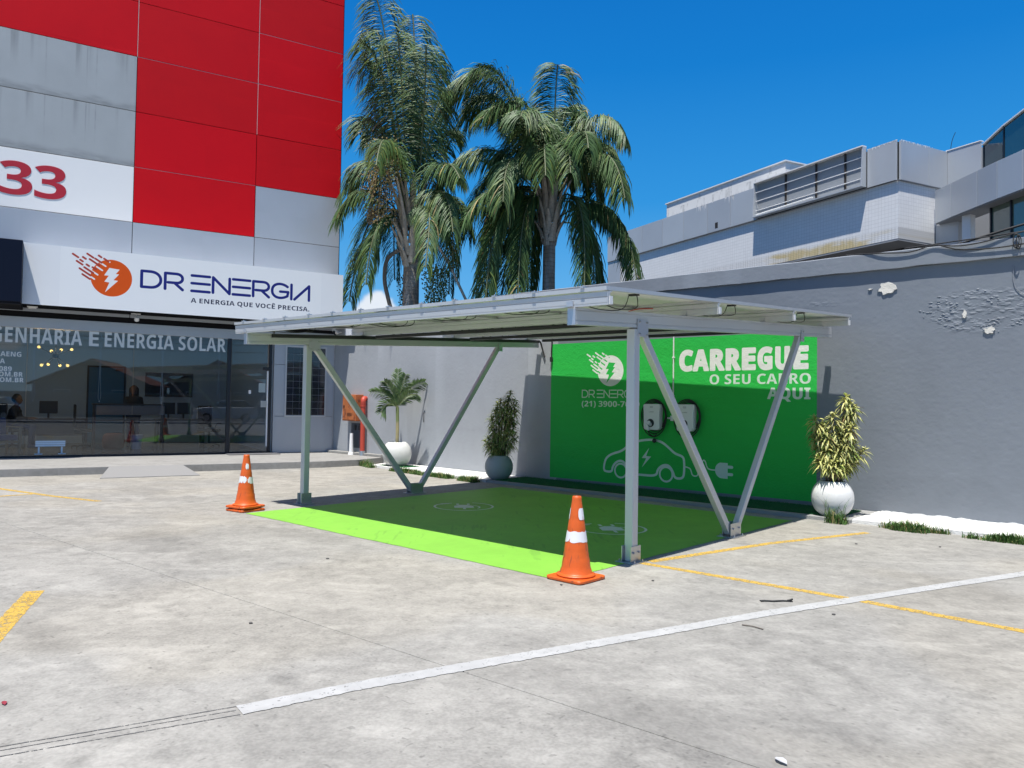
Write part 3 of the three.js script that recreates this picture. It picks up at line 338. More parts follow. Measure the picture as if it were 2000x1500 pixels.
  const st = canvasTex(CW, CH, (c) => { const X = (x) => (x - SX0) * K, Y = (y) => (SY1 - y) * K; const rgb = (r, g, b_) => 'rgb(' + [r, g, b_].map((q) => Math.round(l2s(q))).join(',') + ')'; c.fillStyle = rgb(0.77, 0.78, 0.79); c.fillRect(0, 0, CW, CH); c.fillStyle = rgb(0.74, 0.75, 0.77); c.fillRect(0, 0, X(-6.5), CH); c.fillRect(X(-0.72), 0, CW, CH);
    drawLogo(c, (x) => X(-5.5 + x * 0.415), (y) => Y(4.212 + y * 0.415), 0.415 * K, rgb(0.66, 0.085, 0.006), rgb(0.38, 0.05, 0.035), rgb(0.77, 0.78, 0.79));
    c.strokeStyle = rgb(0.012, 0.02, 0.17); c.lineWidth = 0.064 * K; drawWord(c, (x) => X(-4.91 + x * 3.9), (y) => Y(4.078 + y * 0.365));
    c.fillStyle = rgb(0.02, 0.025, 0.06); c.save(); c.font = 'bold 200px sans-serif'; const t = 'A ENERGIA QUE VOCÊ PRECISA.'; const m = c.measureText(t); c.translate(X(-3.83), Y(3.80)); c.scale(2.83 * K / m.width, 0.112 * K / 146); c.fillText(t, 0, 0); c.restore(); });
  const sg = thing('shop_sign', 'long white fascia sign with orange flaming disc and blue lettering', 'sign', FP.toArray(), FT);
  part('box', merge([bx(SX0, SX1, SY1 - 0.02, SY1, 0.05, 0.87), bx(SX1 - 0.02, SX1, SY0, SY1 - 0.02, 0.05, 0.87)]), whitePaint, sg);
  part('soffit', bx(SX0, SX1 - 0.02, SY0, SY0 + 0.02, 0.05, 0.868), phys(lin(0.008, 0.008, 0.009), 0.9, { specularIntensity: 0.1 }), sg);
  part('printed_face', new THREE.PlaneGeometry(SX1 - SX0, SY1 - SY0).translate((SX0 + SX1) / 2, (SY0 + SY1) / 2, 0.8705), phys(lin(1, 1, 1), 0.55, { map: st, specularIntensity: 0.4 }), sg);
  for (const [lx, rot] of [[-7.0, 0], [-4.95, 1]]) { const f = thing('soffit_light', rot ? 'white adjustable spotlight under the middle of the shop sign' : 'small square white downlight under the left end of the shop sign', 'light fitting', FW(lx, 3.5, 0.4), FT); if (rot) { part('mount', rbox(0.2, 0.02, 0.1, 0.004, 0, -0.012, 0), whitePlastic, f); part('arm', rod([0, -0.02, 0], [0.02, -0.08, 0.02], 0.012), whitePlastic, f); part('head', cyl(0.045, 0.055, 0.11, 14).rotateX(0.9).translate(0.02, -0.12, 0.04), whitePlastic, f); } else { part('rim', rbox(0.2, 0.015, 0.2, 0.004, 0, -0.009, 0), whitePlastic, f); part('diffuser', rbox(0.15, 0.03, 0.15, 0.004, 0, -0.03, 0), whitePlastic, f); } }
  const db = thing('dark_sign_box', 'dark navy sign box projecting at the left end of the white fascia', 'sign', FP.toArray(), FT);
  part('box', rbox(5.6, 1.31, 1.15, 0.01, -9.985, 4.15, 0.625), phys(lin(0.005, 0.007, 0.018), 0.35, { specularIntensity: 0.35 }), db);
  part('lower_lip', bx(-12.78, -7.19, 3.44, 3.493, 0.05, 1.19), dark, db);
}
// ---------- inside the shop ----------
{
  const wood = std(lin(0.34, 0.26, 0.21), 0.5, 0, { map: tile(dataTex(512, 256, (u, v, o) => { const n = fbm(u * 3, v * 60 + fbm(u * 4, v * 4, 2) * 4, 4); const k = 0.7 + 0.6 * n; o[0] = k; o[1] = k; o[2] = k; }), 0.8, 1) }), woodDark = std(lin(0.05, 0.038, 0.03), 0.45), beech = std(lin(0.42, 0.27, 0.14), 0.5);
  const FY = 0.177;
  const d = thing('reception_desk', 'high wooden reception desk seen through the shop window', 'desk', FW(-4.82, FY, -2.5), FT);
  part('top', rbox(1.75, 0.04, 0.5, 0.006, 0, 1.17, 0), woodDark, d); part('front_panel', metreUV(rbox(1.62, 0.25, 0.03, 0.004, 0.03, 1.02, 0.22)), wood, d); for (const x of [-0.82, 0.82]) part('leg', rbox(0.06, 1.15, 0.44, 0.005, x, 0.575, 0), woodDark, d); part('work_surface', rbox(1.6, 0.03, 0.55, 0.005, 0, 0.74, -0.25), woodDark, d);
  const c2 = thing('office_desk', 'low wooden office desk right of the reception desk', 'desk', FW(-3.45, FY, -3.4), FT);
  part('top', rbox(1.3, 0.035, 0.65, 0.005, 0, 0.75, 0), woodDark, c2); part('front_panel', metreUV(rbox(1.2, 0.4, 0.025, 0.004, 0, 0.53, 0.28)), wood, c2); for (const x of [-0.6, 0.6]) part('leg', rbox(0.05, 0.73, 0.6, 0.005, x, 0.365, 0), woodDark, c2);
  const c3 = thing('office_desk', 'dark desk holding a monitor beside the seated person', 'desk', FW(-6.55, FY, -3.6), FT);
  part('top', rbox(1.6, 0.035, 0.7, 0.005, 0, 0.75, 0), woodDark, c3); for (const x of [-0.75, 0.75]) part('leg', rbox(0.05, 0.73, 0.6, 0.005, x, 0.365, 0), woodDark, c3); part('front_panel', rbox(1.45, 0.4, 0.02, 0.004, 0, 0.52, 0.2), woodDark, c3);
  const mon = (X, Z, label, w = 0.5, ry = 0, y = 0.945) => { const m = thing('computer_monitor', label, 'monitor', FW(X, y, Z), FT + ry, 'monitors on the shop desks'); part('screen', rbox(w, 0.33, 0.04, 0.006, 0, 0.30, 0), blackPlastic, m); part('stand', merge([rbox(0.05, 0.16, 0.03, 0.004, 0, 0.08, -0.03), rbox(0.2, 0.012, 0.14, 0.004, 0, 0.006, -0.02)]), blackPlastic, m); };
  mon(-6.67, -3.5, 'black computer monitor back in front of the seated person', 0.42); mon(-3.75, -3.45, 'black computer monitor right behind the reception desk end', 0.34); mon(-3.35, -3.45, 'black computer monitor next to the white cup', 0.34);
  const cup = thing('cup', 'short white paper cup on the right office desk', 'cup', FW(-3.12, 0.945, -3.3), FT); { const g = new THREE.LatheGeometry([[0.028, 0], [0.035, 0.11], [0.038, 0.115], [0.036, 0.12], [0.032, 0.115], [0.026, 0.005], [0, 0.005]].map((p) => new THREE.Vector2(...p)), 16); part('body', g, whitePaint, cup); }
  const bot = thing('bottle', 'tall white bottle on the right office desk', 'bottle', FW(-2.98, 0.945, -3.3), FT); part('body', new THREE.LatheGeometry([[0, 0], [0.038, 0.003], [0.04, 0.02], [0.04, 0.14], [0.03, 0.17], [0.014, 0.19], [0.014, 0.205], [0, 0.205]].map((p) => new THREE.Vector2(...p)), 16), whitePaint, bot); part('cap', cyl(0.016, 0.016, 0.025, 12, 0, 0.218, 0), whitePlastic, bot);
  const chair = (X, Z, ry, label) => { const c = thing('office_chair', label, 'chair', FW(X, FY, Z), FT + ry, 'office chairs in the shop'); const m = blackRubber; part('seat', rbox(0.48, 0.08, 0.46, 0.03, 0, 0.46, 0), m, c); const bk = new THREE.CylinderGeometry(0.6, 0.6, 0.62, 12, 1, true, -0.4, 0.8); bk.scale(1, 1, 0.5).translate(0, 0.86, -0.52 + 0.0); const shell = merge([rbox(0.44, 0.6, 0.05, 0.025, 0, 0.86, -0.22)]); part('backrest', shell, m, c); part('stem', cyl(0.03, 0.03, 0.34, 10, 0, 0.25, 0), blackPlastic, c); for (let i = 0; i < 5; i++) { const a = i * 1.2566; part('foot', rod([0, 0.09, 0], [0.28 * Math.cos(a), 0.05, 0.28 * Math.sin(a)], 0.018), blackPlastic, c); part('caster', cyl(0.03, 0.03, 0.03, 10).rotateX(Math.PI / 2).translate(0.28 * Math.cos(a), 0.03, 0.28 * Math.sin(a)), blackPlastic, c); } for (const s of [-1, 1]) part('armrest', tube([[s * 0.25, 0.46, -0.1], [s * 0.28, 0.62, -0.1], [s * 0.27, 0.66, 0.0], [s * 0.27, 0.66, 0.16]], 0.016, 10), blackPlastic, c); };
  chair(-2.72, -3.0, 2.4, 'black office chair in front of the right office desk'); chair(-5.85, -3.0, 1.6, 'black office chair seen edge-on left of the reception desk'); chair(-7.45, -3.4, -1.2 + Math.PI, 'office chair under the seated person');
  const tv = thing('wall_screen', 'wide black screen on the rear wall of the shop', 'television', FW(-3.51, 1.95, -5.56), FT); part('panel', rbox(1.35, 0.72, 0.05, 0.008, 0, 0, 0), std(lin(0.025, 0.022, 0.022), 0.2), tv); part('bezel', merge([rbox(1.37, 0.015, 0.056, 0.003, 0, 0.362, 0.002), rbox(1.37, 0.015, 0.056, 0.003, 0, -0.362, 0.002)]), blackPlastic, tv);
  const ac = thing('armchair', 'wooden armchair with blue cushion at the left edge of the shop', 'chair', FW(-7.6, FY, -1.1), FT + 0.5); for (const [x, z] of [[-0.3, 0.3], [0.3, 0.3], [-0.3, -0.3], [0.3, -0.3]]) part('leg', rbox(0.05, 0.6, 0.05, 0.008, x, 0.3, z), beech, ac); for (const x of [-0.3, 0.3]) part('armrest', rbox(0.07, 0.035, 0.66, 0.01, x, 0.615, 0), beech, ac); for (const z of [-0.3, 0.3]) part('rail', rbox(0.56, 0.06, 0.03, 0.005, 0, 0.28, z), beech, ac); part('seat_cushion', rbox(0.54, 0.13, 0.56, 0.04, 0, 0.38, 0), std(lin(0.02, 0.06, 0.2), 0.9), ac); part('back_cushion', rbox(0.54, 0.42, 0.13, 0.04, 0, 0.66, -0.24).rotateX(-0.12), std(lin(0.02, 0.06, 0.2), 0.9), ac);
  const pf = thing('ottoman', 'round rust brown ottoman under the reception desk', 'ottoman', FW(-5.2, FY, -2.05), FT); part('cushion', new THREE.LatheGeometry([[0, 0], [0.2, 0.005], [0.25, 0.08], [0.27, 0.22], [0.24, 0.38], [0.18, 0.43], [0, 0.44]].map((p) => new THREE.Vector2(...p)), 20), std(lin(0.2, 0.045, 0.02), 0.85), pf); part('seam', new THREE.TorusGeometry(0.27, 0.006, 6, 24).rotateX(Math.PI / 2).translate(0, 0.22, 0), std(lin(0.1, 0.02, 0.01), 0.9), pf);
  const bin = thing('waste_bin', 'pale blue waste bin beside the ottoman', 'bin', FW(-4.66, FY, -2.2), FT); part('bucket', new THREE.LatheGeometry([[0, 0], [0.12, 0], [0.16, 0.36], [0.17, 0.37], [0.155, 0.365], [0.115, 0.01], [0, 0.01]].map((p) => new THREE.Vector2(...p)), 20), std(lin(0.35, 0.5, 0.62), 0.5), bin); part('liner', new THREE.TorusGeometry(0.165, 0.01, 6, 20).rotateX(Math.PI / 2).translate(0, 0.372, 0), whitePlastic, bin);
  // chandelier with eight lit bulbs
  const ch = thing('chandelier', 'black eight-arm chandelier with glowing filament bulbs', 'lamp', FW(-6.54, 2.54, -1.8), FT); part('hub', new THREE.SphereGeometry(0.07, 14, 10), blackPlastic, ch); part('stem', rod([0, 0.06, 0], [0, 0.76, 0], 0.01), blackPlastic, ch);
  const glow = new THREE.MeshStandardMaterial({ color: lin(0.8, 0.5, 0.15), emissive: lin(1, 0.55, 0.14), emissiveIntensity: 2.4, roughness: 0.4 });
  for (const [x, y, z] of [[-0.37, 0.2, 0.1], [0.35, 0.17, 0.12], [-0.3, -0.26, 0.16], [0.27, -0.25, 0.18], [-0.1, 0.13, -0.26], [0.12, 0.17, -0.24], [-0.16, -0.22, -0.2], [0.1, -0.24, -0.22]]) { const l = Math.hypot(x, y, z), k = (t) => [x * t, y * t, z * t]; const a = part('arm', rod([0, 0, 0], k(0.80), 0.008, 6), blackPlastic, ch); part('socket', rod(k(0.74), k(0.86), 0.019, 8), blackPlastic, a); const bulb = part('bulb', new THREE.SphereGeometry(0.034, 12, 8).translate(...k(0.97)), glow, a); const pl = new THREE.PointLight(new THREE.Color(1, 0.62, 0.25), 0.35, 0, 2); pl.position.set(...k(0.97)); pl.castShadow = true; pl.name = 'bulb_light'; ch.add(pl); }
  // blind cords
  const cordM = std(lin(0.6, 0.6, 0.58), 0.6); [[-6.95, 'first blind cord from the left behind the shop glass'], [-5.63, 'second blind cord from the left, in front of the blue inner door'], [-4.3, 'third blind cord from the left, over the reception desk end'], [-2.99, 'blind cord nearest the dark door jamb behind the glass']].forEach(([x, l]) => { const c = thing('blind_cord', l, 'cord', FW(x, 1.42, -0.12), FT, 'blind cords'); part('loop', tube([[-0.006, 1.6, 0], [-0.012, 0.6, 0], [-0.022, 0.06, 0], [0, 0, 0], [0.022, 0.06, 0], [0.012, 0.6, 0], [0.006, 1.6, 0]], 0.0045, 40, 5), cordM, c); part('toggle', cyl(0.012, 0.012, 0.03, 8, 0, 0.01, 0), whitePlastic, c); });
}
// people: one skinned surface from tapered capsules
function bodyMesh(caps, size, centre, res = 84) {
  const mc = new MarchingCubes(res, new THREE.MeshBasicMaterial(), false, false, 120000); mc.isolation = 0; const f = mc.field, h = size / 2; const dseg = (p, a, b, ra, rb) => { const bx_ = b[0] - a[0], by = b[1] - a[1], bz = b[2] - a[2], px = p[0] - a[0], py = p[1] - a[1], pz = p[2] - a[2]; const t = cl((px * bx_ + py * by + pz * bz) / (bx_ * bx_ + by * by + bz * bz || 1)); return Math.hypot(px - bx_ * t, py - by * t, pz - bz * t) - lerp(ra, rb, t); };
  for (let k = 0; k < res; k++) for (let j = 0; j < res; j++) for (let i = 0; i < res; i++) { const p = [centre[0] + ((i - res / 2) / (res / 2)) * h, centre[1] + ((j - res / 2) / (res / 2)) * h, centre[2] + ((k - res / 2) / (res / 2)) * h]; let d = 9; for (const c of caps) { const q = dseg(p, c[0], c[1], c[2], c[3]); const K = 0.035, e = Math.max(K - Math.abs(d - q), 0) / K; d = Math.min(d, q) - e * e * K * 0.25; } f[i + j * res + k * res * res] = -d; }
  mc.update(); const n = mc.count, pos = new Float32Array(n * 3), nor = new Float32Array(n * 3); for (let i = 0; i < n * 3; i += 3) { for (let q = 0; q < 3; q++) { pos[i + q] = centre[q] + mc.positionArray[i + q] * h; nor[i + q] = mc.normalArray[i + q]; } } const g = new THREE.BufferGeometry(); g.setAttribute('position', new THREE.BufferAttribute(pos, 3)); g.computeVertexNormals(); let m = g; g.deleteAttribute('normal'); m = mergeVertices(g, 1e-4); m.computeVertexNormals(); m.setAttribute('uv', new THREE.BufferAttribute(new Float32Array(m.attributes.position.count * 2), 2)); return m; }
function colourBy(g, fn) { const p = g.attributes.position, c = new Float32Array(p.count * 3); for (let i = 0; i < p.count; i++) { const q = fn(p.getX(i), p.getY(i), p.getZ(i)); c.set(q, i * 3); } g.setAttribute('color', new THREE.BufferAttribute(c, 3)); return g; }
{
  const FY = 0.177, skin = [0.17, 0.095, 0.065], blk = [0.012, 0.012, 0.014], jean = [0.02, 0.04, 0.12];
  const vcol = std(lin(1, 1, 1), 0.8, 0, { vertexColors: true }), hairM = std(lin(0.012, 0.01, 0.009), 0.5);
  const hand = (w, dir, s) => { const l = [[w, [w[0] + dir[0] * 0.08, w[1] + dir[1] * 0.08, w[2] + dir[2] * 0.08], 0.028, 0.034]]; for (let i = 0; i < 4; i++) { const o = (i - 1.5) * 0.019, L = [0.07, 0.082, 0.078, 0.06][i]; const a = [w[0] + dir[0] * 0.08 + s[0] * o, w[1] + dir[1] * 0.08 + s[1] * o, w[2] + dir[2] * 0.08 + s[2] * o]; const b = [a[0] + dir[0] * L * 0.6, a[1] + dir[1] * L * 0.6 - 0.006, a[2] + dir[2] * L * 0.6], c = [b[0] + dir[0] * L * 0.45, b[1] + dir[1] * L * 0.45 - 0.02, b[2] + dir[2] * L * 0.45]; l.push([a, b, 0.010, 0.009], [b, c, 0.009, 0.008]); } const t0 = [w[0] + dir[0] * 0.03 - s[0] * 0.03, w[1] + dir[1] * 0.03, w[2] + dir[2] * 0.03 - s[2] * 0.03]; l.push([t0, [t0[0] + dir[0] * 0.05 - s[0] * 0.025, t0[1] - 0.005, t0[2] + dir[2] * 0.05 - s[2] * 0.025], 0.012, 0.009]); return l; };
  const headCaps = (x, y, z, f) => [[[x, y, z], [x, y + 0.07, z - f * 0.0], 0.082, 0.092], [[x, y - 0.05, z + f * 0.045], [x, y - 0.02, z + f * 0.03], 0.05, 0.06], [[x, y + 0.02, z + f * 0.085], [x, y - 0.01, z + f * 0.102], 0.012, 0.016], [[x - 0.085, y + 0.0, z], [x - 0.088, y + 0.03, z], 0.014, 0.016], [[x + 0.085, y + 0.0, z], [x + 0.088, y + 0.03, z], 0.014, 0.016]];
  const face = (p, x, y, z, f) => { const e = std(lin(0.02, 0.015, 0.012), 0.3); for (const s of [-1, 1]) part('eye', new THREE.SphereGeometry(0.010, 8, 6).translate(x + s * 0.032, y + 0.025, z + f * 0.088), e, p); part('mouth', new THREE.SphereGeometry(0.016, 8, 6).scale(1.3, 0.35, 0.5).translate(x, y - 0.052, z + f * 0.092), std(lin(0.2, 0.06, 0.05), 0.6), p); };
  // standing behind the reception desk, facing the window
  const w = thing('person', 'person in dark clothes with dark hair standing behind the reception desk', 'person', FW(-4.68, FY, -3.0), FT);
  const H = 1.66; const up = (y) => y; let caps = [...headCaps(0, 1.53, 0, 1), [[0, 1.36, 0], [0, 1.46, 0.005], 0.05, 0.047], [[-0.13, 1.33, 0], [0.13, 1.33, 0], 0.062, 0.062], [[0, 1.24, 0.01], [0, 1.08, 0.0], 0.135, 0.115], [[-0.06, 1.24, 0.02], [0.06, 1.24, 0.02], 0.11, 0.11], [[0, 1.08, 0], [0, 0.92, 0], 0.115, 0.14], [[-0.07, 0.9, 0], [0.07, 0.9, 0], 0.12, 0.12]];
  for (const s of [-1, 1]) { caps.push([[s * 0.175, 1.33, 0], [s * 0.22, 1.07, 0.0], 0.052, 0.042], [[s * 0.22, 1.07, 0], [s * 0.16, 0.98, 0.2], 0.042, 0.030], [[s * 0.09, 0.88, 0], [s * 0.1, 0.47, 0.01], 0.088, 0.058], [[s * 0.1, 0.47, 0.01], [s * 0.1, 0.08, -0.01], 0.058, 0.04], [[s * 0.1, 0.04, -0.03], [s * 0.11, 0.035, 0.13], 0.042, 0.034]); caps.push(...hand([s * 0.16, 0.98, 0.2], [-s * 0.3, -0.08, 0.95], [-s * 0.95, 0, -s * -0.3])); }
  let g = bodyMesh(caps, 1.8, [0, 0.86, 0], 100); colourBy(g, (x, y, z) => y > 1.39 || (y < 1.02 && z > 0.19) ? skin : y < 0.9 ? jean : blk); part('body', g, vcol, w); face(w, 0, 1.53, 0, 1);
  g = bodyMesh([[[0, 1.60, -0.03], [0, 1.56, -0.04], 0.098, 0.098], [[-0.075, 1.58, -0.02], [-0.1, 1.36, -0.02], 0.045, 0.03], [[0.075, 1.58, -0.02], [0.1, 1.36, -0.02], 0.045, 0.03], [[0, 1.55, -0.07], [0, 1.32, -0.09], 0.075, 0.06]], 0.6, [0, 1.48, 0], 56); part('hair', g, hairM, w);
  // seated at the left desk, side-on
  const m = thing('person', 'person in black shirt and jeans seated at the left desk', 'person', FW(-7.42, FY, -3.38), FT + Math.PI / 2 - 0.2);
  caps = [...headCaps(0, 1.24, 0.06, 1), [[0, 1.08, 0.03], [0, 1.17, 0.05], 0.055, 0.05], [[-0.15, 1.03, 0.02], [0.15, 1.03, 0.02], 0.07, 0.07], [[0, 0.93, 0.01], [0, 0.74, -0.03], 0.15, 0.135], [[-0.07, 0.93, 0.02], [0.07, 0.93, 0.02], 0.12, 0.12], [[0, 0.72, -0.04], [0, 0.6, -0.05], 0.135, 0.14], [[-0.08, 0.59, -0.03], [0.08, 0.59, -0.03], 0.12, 0.12]];
  for (const s of [-1, 1]) { caps.push([[s * 0.2, 1.02, 0.02], [s * 0.24, 0.78, 0.1], 0.056, 0.046], [[s * 0.24, 0.78, 0.1], [s * 0.17, 0.77, 0.34], 0.046, 0.032], [[s * 0.1, 0.58, 0.0], [s * 0.13, 0.55, 0.42], 0.09, 0.065], [[s * 0.13, 0.55, 0.42], [s * 0.13, 0.1, 0.40], 0.062, 0.042], [[s * 0.13, 0.045, 0.38], [s * 0.14, 0.035, 0.54], 0.042, 0.034]); caps.push(...hand([s * 0.17, 0.77, 0.34], [0, -0.02, 1], [s * -1, 0, 0])); }
  g = bodyMesh(caps, 1.5, [0, 0.68, 0.12], 100); colourBy(g, (x, y, z) => y > 1.11 || (z > 0.345 && y > 0.7) ? skin : y < 0.66 ? jean : blk); part('body', g, vcol, m); face(m, 0, 1.24, 0.06, 1);
  g = bodyMesh([[[0, 1.32, 0.045], [0, 1.28, 0.02], 0.096, 0.098]], 0.4, [0, 1.28, 0.04], 40); part('hair', g, hairM, m);
}
// ---------- solar carport ----------
{
  const c = thing('solar_carport', 'aluminium solar carport on two V-braced frames over the green bay', 'carport', [0, 0, 0]);
  const beamTop = (x, z) => 2.362 + 0.058 * (-5.3 - z) + (-4.09 - x) * 0.0125;
  const barYZ = (x, a, b, w, d, m, name) => { // square tube between (y,z) points in the frame plane
    const dy = b[0] - a[0], dz = b[1] - a[1], l = Math.hypot(dy, dz); const g = rbox(w, l, d, 0.008); g.rotateX(Math.atan2(dz, dy)); g.translate(x, (a[0] + b[0]) / 2, (a[1] + b[1]) / 2); return part(name, metreUV(g), m, c); };
  const bolt = (p, x, y, z, ax = 'x') => { const g = cyl(0.011, 0.011, 0.014, 6); const n = cyl(0.006, 0.006, 0.024, 8); const q = merge([g, n]); if (ax === 'x') q.rotateZ(Math.PI / 2); part('bolt', q.translate(x, y, z), zinc, p); };
  for (const fx of [-4.09, -9.76]) {
    const zA = -6.25, zV = -8.37, top = (z) => beamTop(fx, z) - 0.15;
    barYZ(fx, [0.012, zA], [top(zA) - 0.012, zA], 0.094, 0.094, alu, 'post');
    barYZ(fx, [top(zA - 0.1) + 0.03, zA - 0.07], [0.06, zV + 0.08], 0.07, 0.085, alu, 'brace'); barYZ(fx, [0.06, zV - 0.08], [top(-10.36) + 0.02, -10.36], 0.07, 0.085, alu, 'brace');
    // beam: extruded section with a slot near the foot
    const z0 = -5.27, z1 = -11.46, len = Math.hypot(z1 - z0, beamTop(fx, z1) - beamTop(fx, z0)); const sec = new THREE.Shape([[-0.042, 0], [0.042, 0], [0.042, 0.030], [0.034, 0.032], [0.034, 0.040], [0.042, 0.042], [0.042, 0.122], [0.036, 0.126], [0.042, 0.130], [0.042, 0.15], [-0.042, 0.15], [-0.042, 0.13], [-0.036, 0.126], [-0.042, 0.122], [-0.042, 0.042], [-0.034, 0.04], [-0.034, 0.032], [-0.042, 0.03]].map((p) => new THREE.Vector2(...p)));
    const bg = new THREE.ExtrudeGeometry(sec, { depth: len, bevelEnabled: false }); bg.rotateY(Math.PI); bg.rotateX(Math.atan2(beamTop(fx, z1) - beamTop(fx, z0), -(z1 - z0))); bg.translate(fx, beamTop(fx, z0) - 0.15, z0); const bm = part('rafter', metreUV(bg), alu, c);
    for (const [zz, k] of [[z0 + 0.002, 1], [z1 - 0.002, -1]]) { const e = rbox(0.088, 0.156, 0.006, 0.002); e.translate(fx, beamTop(fx, zz) - 0.075, zz + k * 0.003); part('end_cap', e, aluPlate, bm); }
    // gussets
    for (const s of [-1, 1]) { const gx = fx + s * 0.0495; const g1 = part('gusset_plate', rbox(0.008, 0.17, 0.19, 0.002, gx, top(zA) + 0.0, zA - 0.09), aluPlate, c); for (const [dy, dz] of [[0.06, 0.065], [0.06, -0.065], [-0.06, 0.065], [-0.06, -0.065]]) bolt(g1, gx + s * 0.01, top(zA) + dy, zA - 0.09 + dz); const g2 = part('gusset_plate', rbox(0.008, 0.16, 0.10, 0.002, gx, top(-10.38) + 0.0, -10.36), aluPlate, c); for (const dy of [0.055, -0.05]) bolt(g2, gx + s * 0.01, top(-10.38) + dy, -10.36); }
    // feet
    const foot = (z, w) => { const f = part('base_plate', rbox(0.22, 0.012, w + 0.06, 0.003, fx, 0.006, z), zinc, c); for (const s of [-1, 1]) { part('cheek', rbox(0.008, 0.15, w, 0.002, fx + s * 0.052, 0.087, z), zinc, f); for (const q of [-1, 1]) { bolt(f, fx + s * 0.062, 0.1, z + q * w * 0.28); bolt(f, fx + s * 0.085, 0.02, z + q * w * 0.4, 'y'); } } };
    foot(zA, 0.17); foot(zV, 0.26);
    if (fx < -9) { const g = rbox(0.03, 0.052, 5.85, 0.008); g.rotateX(Math.atan(0.058)); g.translate(fx + 0.058, beamTop(fx, -8.55) - 0.03, -8.55); part('cable_duct', g, blackPlastic, c); part('cable_tail', tube([[fx + 0.058, beamTop(fx, -11.4) - 0.03, -11.4], [fx + 0.07, beamTop(fx, -11.46) - 0.03, -11.47], [fx + 0.1, 2.6, -11.52], [fx + 0.15, 2.45, -11.53]], 0.018, 14), blackRubber, c); }
  }
  // roof frame: origin at right front, e1 to the left (-x), slope up to the back
  const xR = -3.70, xL = -10.04, zF = -5.29; const roofY = (x, z) => beamTop(x, z) + 0.003;
  const M = new THREE.Matrix4(); { const ex = new THREE.Vector3(1, -0.0125, 0).normalize(), ez = new THREE.Vector3(0, -0.058, 1).normalize(), ey = new THREE.Vector3().crossVectors(ez, ex).normalize(); M.makeBasis(ex, ey, ez); M.setPosition(xR, roofY(xR, zF), zF); }
  // local: x from -6.58..0, y up from rafters, z 0 at front, negative to the back
  const W = 6.34, sec = new THREE.Shape([[0, 0], [0.028, 0], [0.028, 0.018], [0.030, 0.022], [0.030, 0.062], [0.024, 0.068], [0.030, 0.074], [0.030, 0.112], [-0.010, 0.118], [-0.034, 0.118], [-0.034, 0.108], [-0.006, 0.104], [-0.006, 0.012], [-0.034, 0.012], [-0.034, 0]].map((p) => new THREE.Vector2(...p)));
  const purlinZ = [0, -1.973, -3.936, -5.9];
  purlinZ.forEach((pz, i) => { const g = new THREE.ExtrudeGeometry(sec, { depth: W, bevelEnabled: false }); g.rotateY(-Math.PI / 2); g.translate(0, 0, 0); // shape x -> z, depth -> -x
    const gg = g.clone(); gg.translate(0, 0, pz); const p = part('purlin', metreUV(xf(gg, M)), alu, c);
    for (const fx of [-4.09, -9.76]) { const lx = fx - xR; part('clip', xf(merge([box(0.07, 0.05, 0.008, lx - 0.01, 0.028, pz + 0.036), box(0.07, 0.008, 0.05, lx - 0.01, 0.005, pz + 0.06)]), M), aluPlate, p); }
    part('end_bracket', xf(merge([box(0.006, 0.07, 0.045, 0.003, 0.04, pz - 0.015), box(0.045, 0.035, 0.006, -0.02, 0.022, pz - 0.04)]), M), whitePlastic, p); });
  // modules
  const backM = phys(lin(0.74, 0.76, 0.72), 0.55), glassM = phys(lin(0.008, 0.012, 0.026), 0.1, { clearcoat: 1, clearcoatRoughness: 0.02 });
  const nC = 6, mw = W / nC; const rj = rng(91);
  for (let r = 0; r < 3; r++) for (let k = 0; k < nC; k++) { const x0 = -W + k * mw + 0.001, x1 = x0 + mw - 0.002, z1 = r === 0 ? 0.045 : purlinZ[r] - 0.002, z0 = r === 2 ? purlinZ[3] - 0.12 : purlinZ[r + 1] + 0.002, y0 = 0.122, y1 = 0.157; const m = sub('roof_module', c);
    const f = [bx(x0, x1, y0, y1, z1 - 0.012, z1), bx(x0, x1, y0, y1, z0, z0 + 0.012), bx(x0, x0 + 0.012, y0, y1, z0 + 0.012, z1 - 0.012), bx(x1 - 0.012, x1, y0, y1, z0 + 0.012, z1 - 0.012), bx(x0 + 0.012, x0 + 0.035, y0, y0 + 0.003, z0 + 0.012, z1 - 0.012), bx(x1 - 0.035, x1 - 0.012, y0, y0 + 0.003, z0 + 0.012, z1 - 0.012)];
    part('frame', xf(merge(f), M), alu, m); part('backsheet', xf(bx(x0 + 0.012, x1 - 0.012, y1 - 0.007, y1 - 0.005, z0 + 0.012, z1 - 0.012), M), backM, m); part('glass', xf(bx(x0 + 0.012, x1 - 0.012, y1 - 0.0049, y1 - 0.001, z0 + 0.012, z1 - 0.012), M), glassM, m);
    const cx = (x0 + x1) / 2, jz = lerp(z0, z1, 0.62); for (const o of [-0.3, 0, 0.3]) part('junction_box', xf(box(0.09, 0.018, 0.05, cx + o, y1 - 0.0165, jz), M), blackPlastic, m);
    const sg = rj() * 0.04; for (const o of [-0.045, 0.045]) part('cable', xf(tube([[cx + 0.3 + o, y1 - 0.022, jz + 0.02], [cx + 0.3 + o * 1.6, 0.06 - sg, jz + 0.05], [cx + 0.3 + o * 1.7, 0.02 - sg, z1 - 0.5 * (z1 - jz)], [cx + 0.3 + o * 2.5, 0.03, z1 - 0.06]], 0.0045, 14, 5), M), blackRubber, m);
    for (const q of [x0 + 0.25, x1 - 0.25]) part('clamp', xf(merge([box(0.04, 0.012, 0.05, q, y1 + 0.006, z1 - 0.01), cyl(0.007, 0.007, 0.02, 6, q, y1 + 0.014, z1 - 0.01)]), M), aluPlate, m); }
